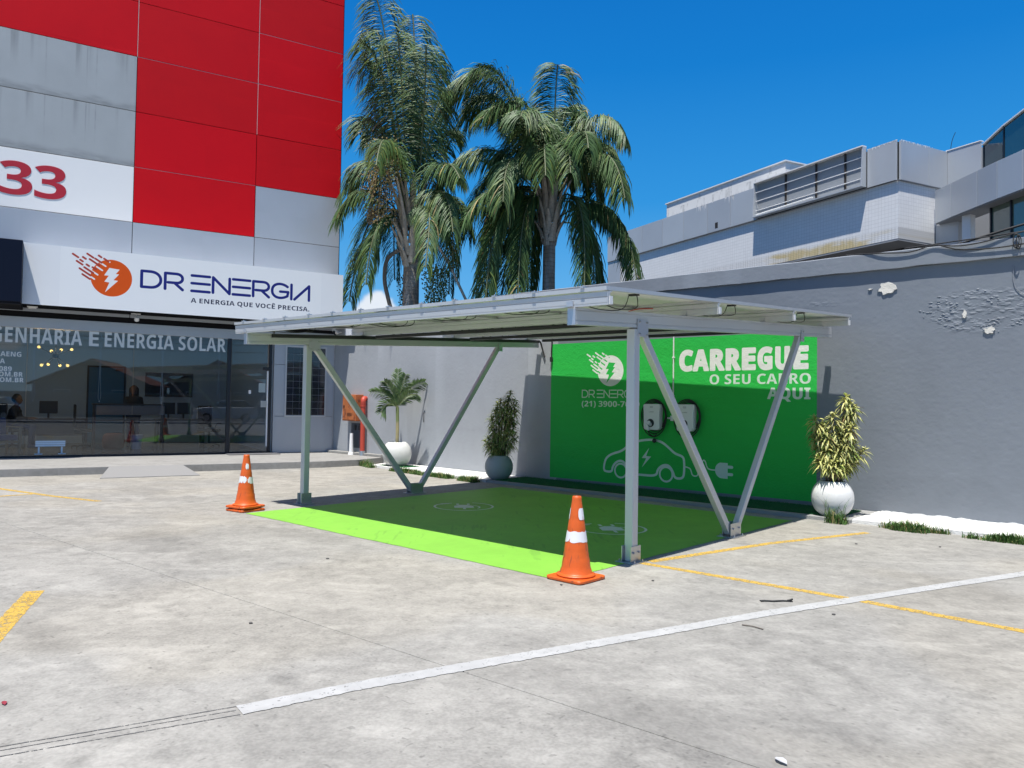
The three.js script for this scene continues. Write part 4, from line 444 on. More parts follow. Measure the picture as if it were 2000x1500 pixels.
  // cable ducts slung under the middle purlins
  for (const i of [1, 2, 3]) part('cable_duct', xf(rbox(W - 1.2, 0.05, 0.07, 0.01, -W / 2 - (i === 1 ? 0.1 : 0.0), -0.028, purlinZ[i] - 0.085), M), blackPlastic, c);
  const redCable = std(lin(0.45, 0.04, 0.02), 0.5); part('red_cable', xf(tube([[-0.75, 0.1, -1.9], [-0.95, 0.1, -1.86], [-1.1, 0.05, -1.84], [-1.12, -0.02, -1.86]], 0.006, 16, 6), M), redCable, c);
}

// ---------- traffic cones ----------
{
  const oT = dataTex(512, 512, (u, v, o) => { const n = fbm(u * 10, v * 14, 4); const k = 1 + (n - 0.5) * 0.25; const sc = ss(0.62, 0.72, fbm(u * 30, v * 8 + 3, 3)) * ss(0.5, 0.65, fbm(u * 4, v * 4, 2)) * 0.5; o[0] = 0.62 * k * (1 - sc); o[1] = 0.105 * k * (1 - sc * 0.7); o[2] = 0.012 * k + sc * 0.02; });
  const orange = phys(lin(1, 1, 1), 0.42, { map: oT, bumpMap: grainT, bumpScale: 0.001 }), sheet = phys(lin(0.72, 0.72, 0.74), 0.35, { clearcoat: 0.3 });
  const rad = (y) => lerp(0.135, 0.036, (y - 0.05) / 0.67);
  function cone(name, pos, ry, label, seed, bands) { const t = thing(name, label, 'traffic cone', pos, ry, 'traffic cones on the lot'); const prof = []; const P = (r, y) => prof.push(new THREE.Vector2(r, y)); P(0.118, 0.012); P(0.17, 0.036); P(0.168, 0.048); P(0.152, 0.055); P(0.140, 0.062); P(rad(0.09) + 0.004, 0.09); for (let y = 0.1; y < 0.70; y += 0.02) { const groove = [0.20, 0.245, 0.37, 0.415, 0.52].some((g) => Math.abs(y - g) < 0.008) ? -0.0035 : 0; P(rad(y) + groove, y); } P(0.042, 0.70); P(0.036, 0.716); P(0.028, 0.716); P(0.03, 0.69); P(0.10, 0.06); P(0.118, 0.012);
    part('body', new THREE.LatheGeometry(prof, 40), orange, t);
    const s = new THREE.Shape(); const h = 0.185, r = 0.045; s.moveTo(-h + r, -h); s.lineTo(h - r, -h); s.quadraticCurveTo(h, -h, h, -h + r); s.lineTo(h, h - r); s.quadraticCurveTo(h, h, h - r, h); s.lineTo(-h + r, h); s.quadraticCurveTo(-h, h, -h, h - r); s.lineTo(-h, -h + r); s.quadraticCurveTo(-h, -h, -h + r, -h); const hole = new THREE.Path(); hole.absarc(0, 0, 0.115, 0, 6.283, true); s.holes.push(hole);
    const g = new THREE.ExtrudeGeometry(s, { depth: 0.012, bevelEnabled: true, bevelSize: 0.008, bevelThickness: 0.008, bevelSegments: 3, curveSegments: 10 }); g.rotateX(-Math.PI / 2); g.translate(0, 0.012, 0); part('base', g, orange, t); for (const [x, z] of [[-0.14, -0.14], [0.14, -0.14], [-0.14, 0.14], [0.14, 0.14]]) part('foot', rbox(0.05, 0.012, 0.05, 0.003, x, 0.004, z), orange, t);
    const rr = rng(seed); for (const [y0, y1, a0, a1, rag] of bands) { const n = 40, pos2 = [], uv = []; let prev; for (let i = 0; i <= n; i++) { const a = lerp(a0, a1, i / n); const e = (a1 - a0) < 6 ? Math.min(1, Math.min(i, n - i) / 5) : 1; let lo = y0 + (vn(i * 0.7 + seed, 1) - 0.3) * rag + (1 - e) * (y1 - y0) * 0.3, hi = y1 - (vn(i * 0.6 + seed, 5) - 0.3) * rag - (1 - e) * (y1 - y0) * 0.25; if (rag > 0.004 && vn(i * 0.9 + seed * 3, 9) > 0.82) lo += 0.03; const f = (y) => [Math.sin(a) * (rad(y) + 0.0018), y, Math.cos(a) * (rad(y) + 0.0018)]; const q = [f(lo), f(hi)]; if (prev) pos2.push(...prev[0], ...q[0], ...prev[1], ...q[0], ...q[1], ...prev[1]); prev = q; }
      const bg = new THREE.BufferGeometry(); bg.setAttribute('position', new THREE.Float32BufferAttribute(pos2, 3)); bg.computeVertexNormals(); part('reflective_band', metreUV(bg), sheet, t); }
    return t; }
  const V = Math.atan2(1, 1.3); // roughly toward the camera
  cone('traffic_cone', [-4.03, 0.0, -5.30], 0, 'orange traffic cone with white band on the right beside the post', 4, [[0.325, 0.42, 0, 6.283, 0.012], [0.515, 0.615, V + 0.25, V + 1.5, 0.006], [0.515, 0.615, V - 1.6, V - 1.15, 0.006]]);
  cone('traffic_cone', [-9.68, 0.0, -5.28], 0.12, 'lower of the two stacked orange cones on the left, mostly covered', 7, []);
  cone('traffic_cone', [-9.68, 0.045, -5.28], 0.2, 'upper of the two stacked orange cones on the left with torn sticker', 9, [[0.335, 0.43, V - 2, V + 0.3, 0.012], [0.325, 0.415, V + 0.42, V + 3, 0.014], [0.52, 0.60, V + 0.05, V + 0.75, 0.02]]);
}

// ---------- planting strip and turf along the wall ----------
{
  const wt = dataTex(512, 512, (u, v, o) => { const n = fbm(u * 12, v * 12, 4); const k = n > 0.64 ? 0.72 : 1; const q = k * (0.93 + 0.14 * (fbm(u * 40, v * 40, 2) - 0.5)); o[0] = 0.76 * q; o[1] = 0.75 * q; o[2] = 0.72 * q; });
  const wp = std(lin(1, 1, 1), 0.75, 0, { map: tile(wt, 0.6), bumpMap: tile(plasterBump, 1), bumpScale: 0.012 });
  const P = (pts, d, n, m) => { const s = new THREE.Shape(pts.map((p) => new THREE.Vector2(p[0], -p[1]))); const g = new THREE.ExtrudeGeometry(s, { depth: d - 0.008, bevelEnabled: true, bevelSize: 0.006, bevelThickness: 0.008, bevelSegments: 2 }); g.rotateX(-Math.PI / 2); return struct(n, metreUV(g), m); };
  P([[-14.72, -11.82], [-14.3, -10.95], [-10.2, -10.52], [-10.2, -11.55]], 0.055, 'painted_kerb_strip', wp);
  const raw = std(lin(0.30, 0.30, 0.29), 0.9, 0, { bumpMap: tile(grainT, 2), bumpScale: 0.006 });
  P([[-10.19, -11.54], [-10.19, -10.52], [-3.45, -10.47], [-3.45, -11.64]], 0.05, 'kerb_strip', raw);
  P([[-3.44, -11.645], [-3.44, -10.55], [4, -10.6], [4, -11.76]], 0.055, 'painted_kerb_strip', wp);
  const turfT = dataTex(512, 512, (u, v, o) => { const k = 0.5 + fbm(u * 60, v * 60, 2); o[0] = 0.012 * k; o[1] = 0.13 * k; o[2] = 0.035 * k; }); const turfM = std(lin(1, 1, 1), 0.95, 0, { map: tile(turfT, 1.2), bumpMap: tile(grainT, 3), bumpScale: 0.02 });
  const mat = (x0, x1, z0, z1, label, seed) => { const t = thing('turf_mat', label, 'artificial turf', [(x0 + x1) / 2, 0.05, (z0 + z1) / 2]); part('backing', metreUV(rbox(x1 - x0, 0.012, z1 - z0, 0.003, 0, 0.007, 0)), turfM, t); const r = rng(seed), n = Math.min(26000, Math.round((x1 - x0) * (z1 - z0) * 3600)), pos = []; for (let i = 0; i < n; i++) { const x = (r() - 0.5) * (x1 - x0), z = (r() - 0.5) * (z1 - z0), a = r() * 6.28, h = 0.012 + r() * 0.014, w = 0.0025; pos.push(x - Math.cos(a) * w, 0.012, z - Math.sin(a) * w, x + Math.cos(a) * w, 0.012, z + Math.sin(a) * w, x + (r() - 0.5) * 0.02, 0.012 + h, z + (r() - 0.5) * 0.02); } const g = new THREE.BufferGeometry(); g.setAttribute('position', new THREE.Float32BufferAttribute(pos, 3)); g.computeVertexNormals(); const m = part('turf_blades', metreUV(g), std(lin(0.014, 0.15, 0.04), 0.6, 0, { side: THREE.DoubleSide }), t); m.userData.kind = 'stuff'; };
  mat(-10.02, -3.62, -11.48, -10.6, 'long green artificial turf mat under the mural', 31); mat(-14.1, -13.2, -11.45, -10.98, 'small green turf mat under the potted palm', 33);
  // weeds along the strip
  const blades = (name, label, spots, seed) => { const r = rng(seed), pos = [], col = []; for (const [x0, z0, x1, z1, n, h] of spots) for (let i = 0; i < n; i++) { const t = r(); const x = lerp(x0, x1, t) + (r() - 0.5) * 0.05, z = lerp(z0, z1, t) + (r() + r() - 1) * 0.13, q = fbm(x * 3, z * 3, 2); if (q < 0.36 || r() > ss(0.34, 0.6, q) * 1.3) continue; const H = h * (0.3 + r() * r() * 1.5) * (0.5 + q), a = r() * 6.28, L = H * (0.2 + r() * 0.8), w = 0.003 + r() * 0.002; const dx = Math.cos(a), dz = Math.sin(a); const p0 = [x - dz * w, 0, z + dx * w], p1 = [x + dz * w, 0, z - dx * w], m0 = [x + dx * L * 0.4 - dz * w, H * 0.7, z + dz * L * 0.4 + dx * w], m1 = [x + dx * L * 0.4 + dz * w, H * 0.7, z + dz * L * 0.4 - dx * w], tp = [x + dx * L, H, z + dz * L]; pos.push(...p0, ...p1, ...m0, ...p1, ...m1, ...m0, ...m0, ...m1, ...tp); const k = 0.7 + r() * 0.7, dry = r() > 0.86; const c = dry ? [0.3, 0.24, 0.1] : [0.055 * k, 0.125 * k, 0.02 * k]; for (let j = 0; j < 9; j++) col.push(...c); }
    const g = new THREE.BufferGeometry(); g.setAttribute('position', new THREE.Float32BufferAttribute(pos, 3)); g.setAttribute('color', new THREE.Float32BufferAttribute(col, 3)); g.computeVertexNormals(); const m = new THREE.Mesh(metreUV(g), std(lin(1, 1, 1), 0.7, 0, { vertexColors: true, side: THREE.DoubleSide })); m.name = numbered(name); m.userData = { kind: 'stuff', label, category: 'grass' }; scene.add(m); };
  blades('grass', 'weedy grass along the white strip right of the mural', [[-3.7, -10.4, -2.95, -10.38, 1500, 0.10], [-3.0, -10.4, -0.2, -10.45, 15000, 0.075], [-3.72, -10.40, -3.45, -10.36, 60, 0.24], [-0.4, -10.45, 1.5, -10.5, 2500, 0.09]], 51);
  blades('grass', 'weedy grass along the white strip left of the mural', [[-14.75, -11.0, -14.1, -10.8, 900, 0.10], [-13.3, -10.72, -10.3, -10.38, 10000, 0.07]], 52);
}

// ---------- planters ----------
function potGeo(R, Hh) { const p = []; const n = 22; p.push(new THREE.Vector2(0, 0)); for (let i = 0; i <= n; i++) { const t = i / n, a = lerp(-1.12, 0.98, t); p.push(new THREE.Vector2(R * Math.pow(Math.cos(a), 0.85), Hh * (Math.sin(a) - Math.sin(-1.12)) / (Math.sin(0.98) - Math.sin(-1.12)))); } const top = p[p.length - 1]; p.push(new THREE.Vector2(top.x - 0.012, Hh + 0.004)); p.push(new THREE.Vector2(top.x - 0.03, Hh - 0.01)); p.push(new THREE.Vector2(top.x - 0.03, Hh - 0.06)); p.push(new THREE.Vector2(0, Hh - 0.06)); return { g: new THREE.LatheGeometry(p, 44), rim: top.x }; }
const soilM = std(lin(0.035, 0.025, 0.018), 0.95, 0, { bumpMap: tile(grainT, 4), bumpScale: 0.02 });
function leafStrip(pos, col, base, dir, up, L, w, droop, cMid, cEdge) { // lanceolate arching leaf: 4 stations, midrib + two margins
  const st = [[0, 0.25], [0.35, 1], [0.7, 0.8], [1, 0.0]]; const side = new THREE.Vector3().crossVectors(dir, up).normalize(); const pts = st.map(([t, ww]) => { const p = base.clone().addScaledVector(dir, L * t); p.y -= droop * L * t * t; const fold = 0.25 * w * ww; return [p.clone().addScaledVector(side, -w * ww).add(new THREE.Vector3(0, fold, 0)), p, p.clone().addScaledVector(side, w * ww).add(new THREE.Vector3(0, fold, 0))]; });
  const push = (a, b, c, ca, cb, cc) => { pos.push(a.x, a.y, a.z, b.x, b.y, b.z, c.x, c.y, c.z); col.push(...ca, ...cb, ...cc); };
  for (let i = 0; i < 3; i++) { const A = pts[i], B = pts[i + 1]; if (i < 2) { push(A[0], A[1], B[0], cEdge, cMid, cEdge); push(A[1], B[1], B[0], cMid, cMid, cEdge); push(A[1], A[2], B[1], cMid, cEdge, cMid); push(A[2], B[2], B[1], cEdge, cEdge, cMid); } else { push(A[0], A[1], B[1], cEdge, cMid, cMid); push(A[1], A[2], B[1], cMid, cEdge, cMid); } } }
function foliage(pos, col) { const g = new THREE.BufferGeometry(); g.setAttribute('position', new THREE.Float32BufferAttribute(pos, 3)); g.setAttribute('color', new THREE.Float32BufferAttribute(col, 3)); g.computeVertexNormals(); g.setAttribute('uv', new THREE.Float32BufferAttribute(new Float32Array(pos.length / 3 * 2), 2)); return g; }
const leafMat = phys(lin(1, 1, 1), 0.5, { vertexColors: true, side: THREE.DoubleSide, transmission: 0.12, thickness: 0 });
{
  const concT = dataTex(512, 256, (u, v, o) => { const k = 1 + (fbm(u * 16, v * 8, 4) - 0.5) * 0.16 + (fbm(u * 64, v * 32, 2) - 0.5) * 0.06; o[0] = k; o[1] = k; o[2] = k * 0.985; });
  const potM = (r, g, b, ro = 0.6) => phys(lin(r, g, b), ro, { map: concT, bumpMap: tile(grainT, 3, 2), bumpScale: 0.002 });
  const stemM = std(lin(0.16, 0.11, 0.07), 0.8);
  // shrubs: many thin stems, each ending in a loose rosette; tips given as [across, height above soil] in metres
  const rtP = new THREE.Vector3(0.74, 0, -0.672), bkP = new THREE.Vector3(-0.672, 0, -0.74);
  function shrub(label, pos, R, Hh, mat, tips, seed, o) { const t = thing('potted_plant', label, 'potted plant', pos, 0); const { g, rim } = potGeo(R, Hh); part('pot', g, mat, t); part('soil', cyl(rim - 0.031, rim - 0.031, 0.02, 28, 0, Hh - 0.045, 0), soilM, t);
    const r = rng(seed); tips.forEach(([dx, y], i) => { const dep = (r() - 0.5) * 0.34 * (1 - 0.4 * y); const tip = new THREE.Vector3(0, Hh - 0.04 + y, 0).addScaledVector(rtP, dx + (r() - 0.5) * 0.03).addScaledVector(bkP, dep); const b0 = new THREE.Vector3(0, Hh - 0.05, 0).addScaledVector(rtP, cl(dx * 0.3, -0.1, 0.1)).addScaledVector(bkP, dep * 0.4); const mid = b0.clone().lerp(tip, 0.55).addScaledVector(rtP, -dx * 0.22).addScaledVector(bkP, -dep * 0.2); const cv = new THREE.QuadraticBezierCurve3(b0, mid, tip); const st = part('stem', new THREE.TubeGeometry(cv, 10, 0.008, 5), stemM, t); const P = [], C = []; const len = cv.getLength(); const span = Math.min(0.75, o.span / len); const n = o.n; const tone = 0.8 + r() * 0.4;
      for (let k = 0; k < n; k++) { const q = Math.pow(k / n, 0.8), tt = lerp(1 - span, 1, q), b = cv.getPoint(tt); const a = k * 2.399 + r() * 0.7; const el = lerp(-0.35, 1.15, Math.pow(q, 1.6)) + (r() - 0.5) * 0.7; const d = new THREE.Vector3(Math.cos(a) * Math.cos(el), Math.sin(el), Math.sin(a) * Math.cos(el)); const v = tone * (0.7 + r() * 0.6), dead = r() < 0.025; const md = dead ? [0.3, 0.2, 0.1] : o.mid.map((c) => c * v), ed = dead ? [0.36, 0.25, 0.13] : r() < o.plain ? o.mid.map((c) => c * v * 1.3) : o.edge.map((c) => c * v); leafStrip(P, C, b, d, new THREE.Vector3((r() - 0.5) * 0.9, 1, (r() - 0.5) * 0.9), (o.L + r() * 0.07) * (0.75 + 0.4 * Math.sin(q * 3)), o.w * (0.75 + r() * 0.5), 0.35 + r() * 0.55, md, ed); }
      const f = part('foliage', foliage(P, C), leafMat, st); f.userData.kind = 'stuff'; }); return t; }
  const conv = (l, cx, cy, k) => l.map(([x, y]) => [(x - cx) / k, Math.max(0.12, (cy - y) / k)]);
  const tipsR = conv([[600, 190], [640, 250], [680, 290], [640, 350], [460, 370], [590, 420], [280, 400], [360, 460], [300, 520], [400, 540], [520, 500], [640, 470], [560, 560], [330, 600], [470, 620], [520, 660], [600, 600], [660, 640], [740, 700], [700, 760], [620, 740], [540, 720], [440, 730], [340, 740], [310, 790], [390, 810], [470, 810], [560, 830], [640, 840], [720, 800], [430, 660], [380, 680], [590, 690]], 470, 1040, 705);
  shrub('yellow variegated plant in white round pot right of the mural', [-3.76, 0.05, -10.72], 0.275, 0.47, potM(0.66, 0.66, 0.65, 0.7), tipsR, 61, { n: 60, span: 0.17, L: 0.11, w: 0.0125, plain: 0.12, mid: [0.17, 0.23, 0.045], edge: [0.74, 0.66, 0.26] });
  const tipsM = conv([[560, 180], [530, 240], [600, 290], [420, 290], [380, 340], [480, 320], [620, 350], [540, 420], [440, 420], [360, 420], [620, 450], [310, 510], [560, 520], [460, 520], [620, 600], [330, 600], [540, 620], [420, 620], [310, 660], [620, 720], [520, 720], [400, 720], [340, 740], [260, 780], [215, 830], [620, 800], [520, 820], [420, 820], [330, 840], [260, 860], [560, 880], [380, 920], [460, 900]], 415, 1040, 672);
  shrub('dark green bushy plant in grey round pot left of the mural', [-10.12, 0.05, -10.8], 0.275, 0.46, potM(0.36, 0.38, 0.38), tipsM, 62, { n: 58, span: 0.24, L: 0.13, w: 0.0115, plain: 0.2, mid: [0.11, 0.18, 0.045], edge: [0.60, 0.57, 0.20] });
  // small palm in pale pot
  { const t = thing('potted_palm', 'small feathery palm in large pale pot by the meter box', 'potted plant', [-13.72, 0.05, -11.2], 0); const { g, rim } = potGeo(0.335, 0.55); part('pot', g, potM(0.56, 0.565, 0.54), t); part('soil', cyl(rim - 0.031, rim - 0.031, 0.02, 28, 0, 0.505, 0), soilM, t); const tg = new THREE.CatmullRomCurve3([[0, 0.5, 0], [0.005, 0.9, 0], [0, 1.35, 0.01]].map((p) => new THREE.Vector3(...p))); const st = new THREE.TubeGeometry(tg, 14, 0.038, 10); part('trunk', colourBy(st, (x, y) => { const k = vn(y * 26, 2); return y > 1.0 ? [0.16, 0.20, 0.07] : [0.26 + 0.1 * k, 0.23 + 0.08 * k, 0.14]; }), std(lin(1, 1, 1), 0.65, 0, { vertexColors: true }), t);
    const rt = new THREE.Vector3(0.74, 0, -0.672), bk = new THREE.Vector3(-0.672, 0, -0.74); const fr = [[[0, 0.9], [-0.02, 0.45], 0.0], [[0.62, 0.62], [0.25, 0.52], 0.1], [[0.5, 0.32], [0.2, 0.36], -0.35], [[-0.66, 0.36], [-0.22, 0.42], 0.15], [[-0.34, -0.12], [-0.22, 0.25], -0.2], [[-0.2, 0.4], [-0.12, 0.35], 0.5], [[0.2, 0.78], [0.08, 0.42], -0.15], [[-0.3, 0.62], [-0.12, 0.45], -0.1]]; const r = rng(63);
    for (const [e, m, dz] of fr) { const B = new THREE.Vector3(0, 1.33, 0.01); const pt = (q, d) => B.clone().addScaledVector(rt, q[0]).add(new THREE.Vector3(0, q[1], 0)).addScaledVector(bk, d); const cv = new THREE.QuadraticBezierCurve3(B, pt(m, dz * 0.4), pt(e, dz)); const P = [], C = []; const n = 36; for (let i = 3; i < n; i++) { const tt = i / n, b = cv.getPoint(tt), d = cv.getTangent(tt); for (const s of [-1, 1]) { const sd = new THREE.Vector3().crossVectors(d, bk.clone().add(new THREE.Vector3(0.2, 0.55, 0))).normalize().multiplyScalar(s); const dir = sd.clone().multiplyScalar(0.8).addScaledVector(d, 0.75).add(new THREE.Vector3(0, 0.15 + (r() - 0.5) * 0.35, 0)).normalize(); const k = 0.75 + r() * 0.55; leafStrip(P, C, b, dir, bk.clone().multiplyScalar(-0.8).add(new THREE.Vector3((r() - 0.5) * 0.5, 0.7, (r() - 0.5) * 0.5)), (0.26 * Math.sin(Math.PI * (0.12 + tt * 0.80)) + 0.04) * (0.85 + r() * 0.3), 0.013, 0.3, [0.075 * k, 0.13 * k, 0.035 * k], [0.095 * k, 0.16 * k, 0.05 * k]); } } const f = part('frond', foliage(P, C), leafMat, t); part('rachis', new THREE.TubeGeometry(cv, 14, 0.006, 5), std(lin(0.2, 0.22, 0.08), 0.6), f); } }
}

// ---------- chargers on the mural ----------
{
  function charger(X, label) { const t = thing('car_charger', label, 'car charger', WW(X, 1.325, 0.006), WT, 'wall chargers on the mural');
    const s = new THREE.Shape(); const w = 0.155, h = 0.215; s.moveTo(-w, h - 0.03); s.quadraticCurveTo(-w, h, -w + 0.03, h); s.lineTo(w - 0.03, h); s.quadraticCurveTo(w, h, w, h - 0.03); s.bezierCurveTo(w - 0.012, 0.05, w - 0.012, -0.08, w - 0.005, -h + 0.04); s.quadraticCurveTo(w - 0.01, -h, w - 0.045, -h); s.lineTo(-w + 0.05, -h); s.quadraticCurveTo(-w + 0.012, -h, -w + 0.012, -h + 0.04); s.bezierCurveTo(-w + 0.012, -0.08, -w + 0.012, 0.05, -w, h - 0.03);
    const g = new THREE.ExtrudeGeometry(s, { depth: 0.10, bevelEnabled: true, bevelSize: 0.012, bevelThickness: 0.014, bevelSegments: 3, curveSegments: 8 }); part('housing', g.translate(0, 0, 0.02), whitePlastic, t);
    part('socket', new THREE.LatheGeometry([[0.072, 0.0], [0.066, 0.006], [0.058, 0.003], [0.052, -0.0], [0, -0.0]].map((p) => new THREE.Vector2(...p)), 28).rotateX(Math.PI / 2).translate(-0.015, -0.105, 0.136), blackPlastic, t);
    const pl = part('plug', merge([cyl(0.034, 0.03, 0.09, 16).rotateX(1.1).translate(-0.015, -0.115, 0.165), rbox(0.045, 0.13, 0.04, 0.012).rotateZ(0.35).translate(-0.045, -0.175, 0.185)]), whitePlastic, t);
    part('badge', merge([bx(-0.03, 0.03, 0.16, 0.166, 0.1342, 0.1352), bx(-0.03, 0.03, 0.172, 0.178, 0.1342, 0.1352), bx(-0.03, 0.03, 0.184, 0.19, 0.1342, 0.1352)]), std(lin(0.35, 0.36, 0.36), 0.5), t); part('brand_print', merge([bx(-0.05, 0.045, 0.083, 0.089, 0.1342, 0.1352), bx(-0.02, 0.05, 0.093, 0.097, 0.1342, 0.1352)]), std(lin(0.3, 0.31, 0.31), 0.5), t);
    for (let k = 0; k < 4; k++) { const o = k * 0.016; const pts = []; for (let i = 0; i <= 20; i++) { const a = Math.PI / 2 + i / 20 * Math.PI * 2; pts.push([(0.2 + o) * Math.cos(a) * (1 - 0.12 * Math.max(0, -Math.sin(a))) + 0.015, 0.02 + (0.235 + o * 1.2) * Math.sin(a) - (Math.sin(a) < 0 ? o * (0.6 + k * 0.3) : 0), 0.02 + k * 0.019]); } part('cable', tube(pts, 0.0095, 40, 6), blackRubber, t); }
    const e = part('cable', tube([[-0.05, -0.24, 0.17], [-0.02, -0.30, 0.14], [0.03, -0.34, 0.08], [0.06, -0.30, 0.05]], 0.009, 16, 6), blackRubber, t); return t; }
  const a = charger(-0.115, 'left white car charger with coiled black cable on the mural'); part('hanging_cap', new THREE.SphereGeometry(0.04, 14, 10).scale(1, 1, 0.6).translate(0.015, -0.415, 0.05), blackPlastic, a); part('cap_tether', tube([[0.0, -0.30, 0.05], [0.012, -0.34, 0.05], [0.015, -0.38, 0.05]], 0.005, 8, 5), blackRubber, a);
  charger(0.53, 'right white car charger partly behind the brace');
  const cd = thing('conduit', 'thin white conduit running down the mural to the chargers', 'pipe', WW(0.244, 0, 0.02), WT); part('pipe', cyl(0.0125, 0.0125, 1.75, 12, 0, 2.2, 0), whitePlastic, cd); for (const y of [2.36, 2.9, 1.7]) part('clip', rbox(0.045, 0.025, 0.03, 0.004, 0, y, 0), whitePlastic, cd); part('cross_pipe', rod([-0.10, 1.31, 0.01], [0.13, 1.31, 0.01], 0.016), whitePlastic, cd); part('elbow_box', rbox(0.07, 0.09, 0.045, 0.006, 0, 1.31, 0.01), whitePlastic, cd);
  const bp = thing('black_cable', 'black cable hanging at the left top corner of the mural', 'cable', WW(-2.44, 0, 0.015), WT); part('cable', tube([[0, 3.0, 0], [0.0, 2.72, 0.005], [-0.005, 2.55, 0.01], [0.0, 2.42, 0.008]], 0.014, 16, 6), blackRubber, bp); part('end_cap', cyl(0.03, 0.03, 0.09, 10, 0, 2.4, 0.02), blackPlastic, bp);
}
// ---------- meter box, pipes by the shop corner ----------
{
  const a = new THREE.Vector3(-17.4, 0, -12.0), d = new THREE.Vector3(7.4, 0, 0.448).normalize(), T = Math.atan2(-d.z, d.x); const LW = (s, y, z) => [a.x + d.x * s - d.z * z, y, a.z + d.z * s + d.x * z];
  const rust = dataTex(256, 256, (u, v, o) => { const n = fbm(u * 6, v * 6, 4), k = 0.8 + n * 0.4; const r = ss(0.58, 0.7, fbm(u * 14 + 3, v * 9, 3)); o[0] = lerp(0.40, 0.2, r) * k; o[1] = lerp(0.125, 0.06, r) * k; o[2] = lerp(0.04, 0.03, r) * k; }); const rm = std(lin(1, 1, 1), 0.6, 0, { map: tile(rust, 1.3) });
  const b = thing('meter_box', 'weathered orange metal cabinet mounted on the grey wall', 'cabinet', LW(1.13, 1.36, 0.005), T); part('body', metreUV(rbox(0.62, 0.68, 0.24, 0.012, 0, 0, 0.12)), rm, b); const dr = part('door', metreUV(rbox(0.56, 0.62, 0.014, 0.004, 0, 0, 0.247)), rm, b); part('handle', rbox(0.03, 0.08, 0.02, 0.004, -0.2, 0.02, 0.264), blackPlastic, dr); for (let i = 0; i < 3; i++) part('vent_slot', rbox(0.22, 0.012, 0.008, 0.002, 0.05, -0.14 - i * 0.03, 0.256), std(lin(0.12, 0.04, 0.015), 0.8), dr);
  const pp = thing('red_pipe', 'red standpipe beside the orange cabinet', 'pipe', LW(1.6, 0, 0.12), T); const pm = std(lin(0.42, 0.06, 0.035), 0.5, 0, { map: tile(rust, 2) }); const redP = std(lin(0.45, 0.055, 0.03), 0.5); part('riser', cyl(0.062, 0.062, 1.3, 16, 0, 0.82, 0), redP, pp); part('elbow', tube([[0, 1.46, 0], [0, 1.54, -0.0], [-0.02, 1.59, -0.03], [-0.05, 1.6, -0.1]], 0.068, 12, 14), redP, pp); part('collar', cyl(0.075, 0.075, 0.05, 16, 0, 1.42, 0), redP, pp); part('foot_flange', cyl(0.075, 0.08, 0.12, 16, 0, 0.21, 0), zinc, pp);
  const dp = thing('utility_recess', 'dark grey plate with sockets under the orange cabinet', 'panel', LW(1.2, 0.64, 0.004), T); part('plate', rbox(0.6, 0.64, 0.012, 0.003, 0, 0, 0.006), std(lin(0.06, 0.07, 0.085), 0.6), dp); for (const x of [-0.1, 0.12]) part('socket', rbox(0.1, 0.13, 0.03, 0.006, x, 0.2, 0.028), blackPlastic, dp);
  const wb = thing('white_bollard', 'short white tapered post in front of the dark plate', 'post', LW(1.15, 0.15, 0.16), T); part('post', cyl(0.042, 0.06, 0.55, 14, 0, 0.275, 0), whitePaint, wb); part('foot', cyl(0.07, 0.085, 0.06, 14, 0, 0.03, 0), whitePaint, wb);
  const ws = thing('white_board', 'broken white board leaning in the dark corner beside the pier', 'board', FW(0.1, 0.15, 0.14), FT); { const s = new THREE.Shape([[-0.07, 0], [0.1, 0], [0.11, 0.3], [0.07, 0.42], [0.09, 0.62], [0.03, 0.6], [-0.03, 0.35]].map((p) => new THREE.Vector2(...p))); part('sheet', new THREE.ExtrudeGeometry(s, { depth: 0.015, bevelEnabled: false }).rotateX(-0.1), whitePaint, ws); part('batten', rbox(0.03, 0.5, 0.02, 0.003, 0.04, 0.25, -0.03).rotateX(-0.1), whitePaint, ws); }
  const cam = thing('security_camera', 'white security camera high on the wall beside the shop pier', 'camera', LW(0.32, 3.38, 0.02), T); part('bracket', rod([0, 0, 0], [0.0, -0.03, 0.12], 0.018), whitePlastic, cam); part('housing', cyl(0.05, 0.05, 0.2, 16).rotateX(Math.PI / 2 - 0.25).rotateY(0.6).translate(0.04, 0.0, 0.2), whitePlastic, cam); part('lens', cyl(0.035, 0.035, 0.02, 14).rotateX(Math.PI / 2 - 0.25).rotateY(0.6).translate(0.1, -0.03, 0.29), blackPlastic, cam);
  const jb = thing('junction_box', 'pale junction box on the wall above the potted palm', 'box', LW(0.85, 3.36, 0.01), T); part('case', rbox(0.34, 0.26, 0.12, 0.01, 0, 0, 0.06), std(lin(0.55, 0.58, 0.62), 0.5), jb); part('lid', rbox(0.3, 0.22, 0.012, 0.004, 0, 0, 0.126), std(lin(0.6, 0.62, 0.66), 0.5), jb);
  const hk = thing('wall_hook', 'small metal hook on the wall right of the potted palm', 'hook', LW(4.0, 1.2, 0.01), T); part('plate', rbox(0.03, 0.06, 0.008, 0.002, 0, 0.12, 0), zinc, hk); part('hook', tube([[0, 0.12, 0.01], [0.005, 0.04, 0.04], [-0.005, -0.06, 0.03], [-0.01, -0.14, 0.015]], 0.008, 12, 6), blackPlastic, hk);
}
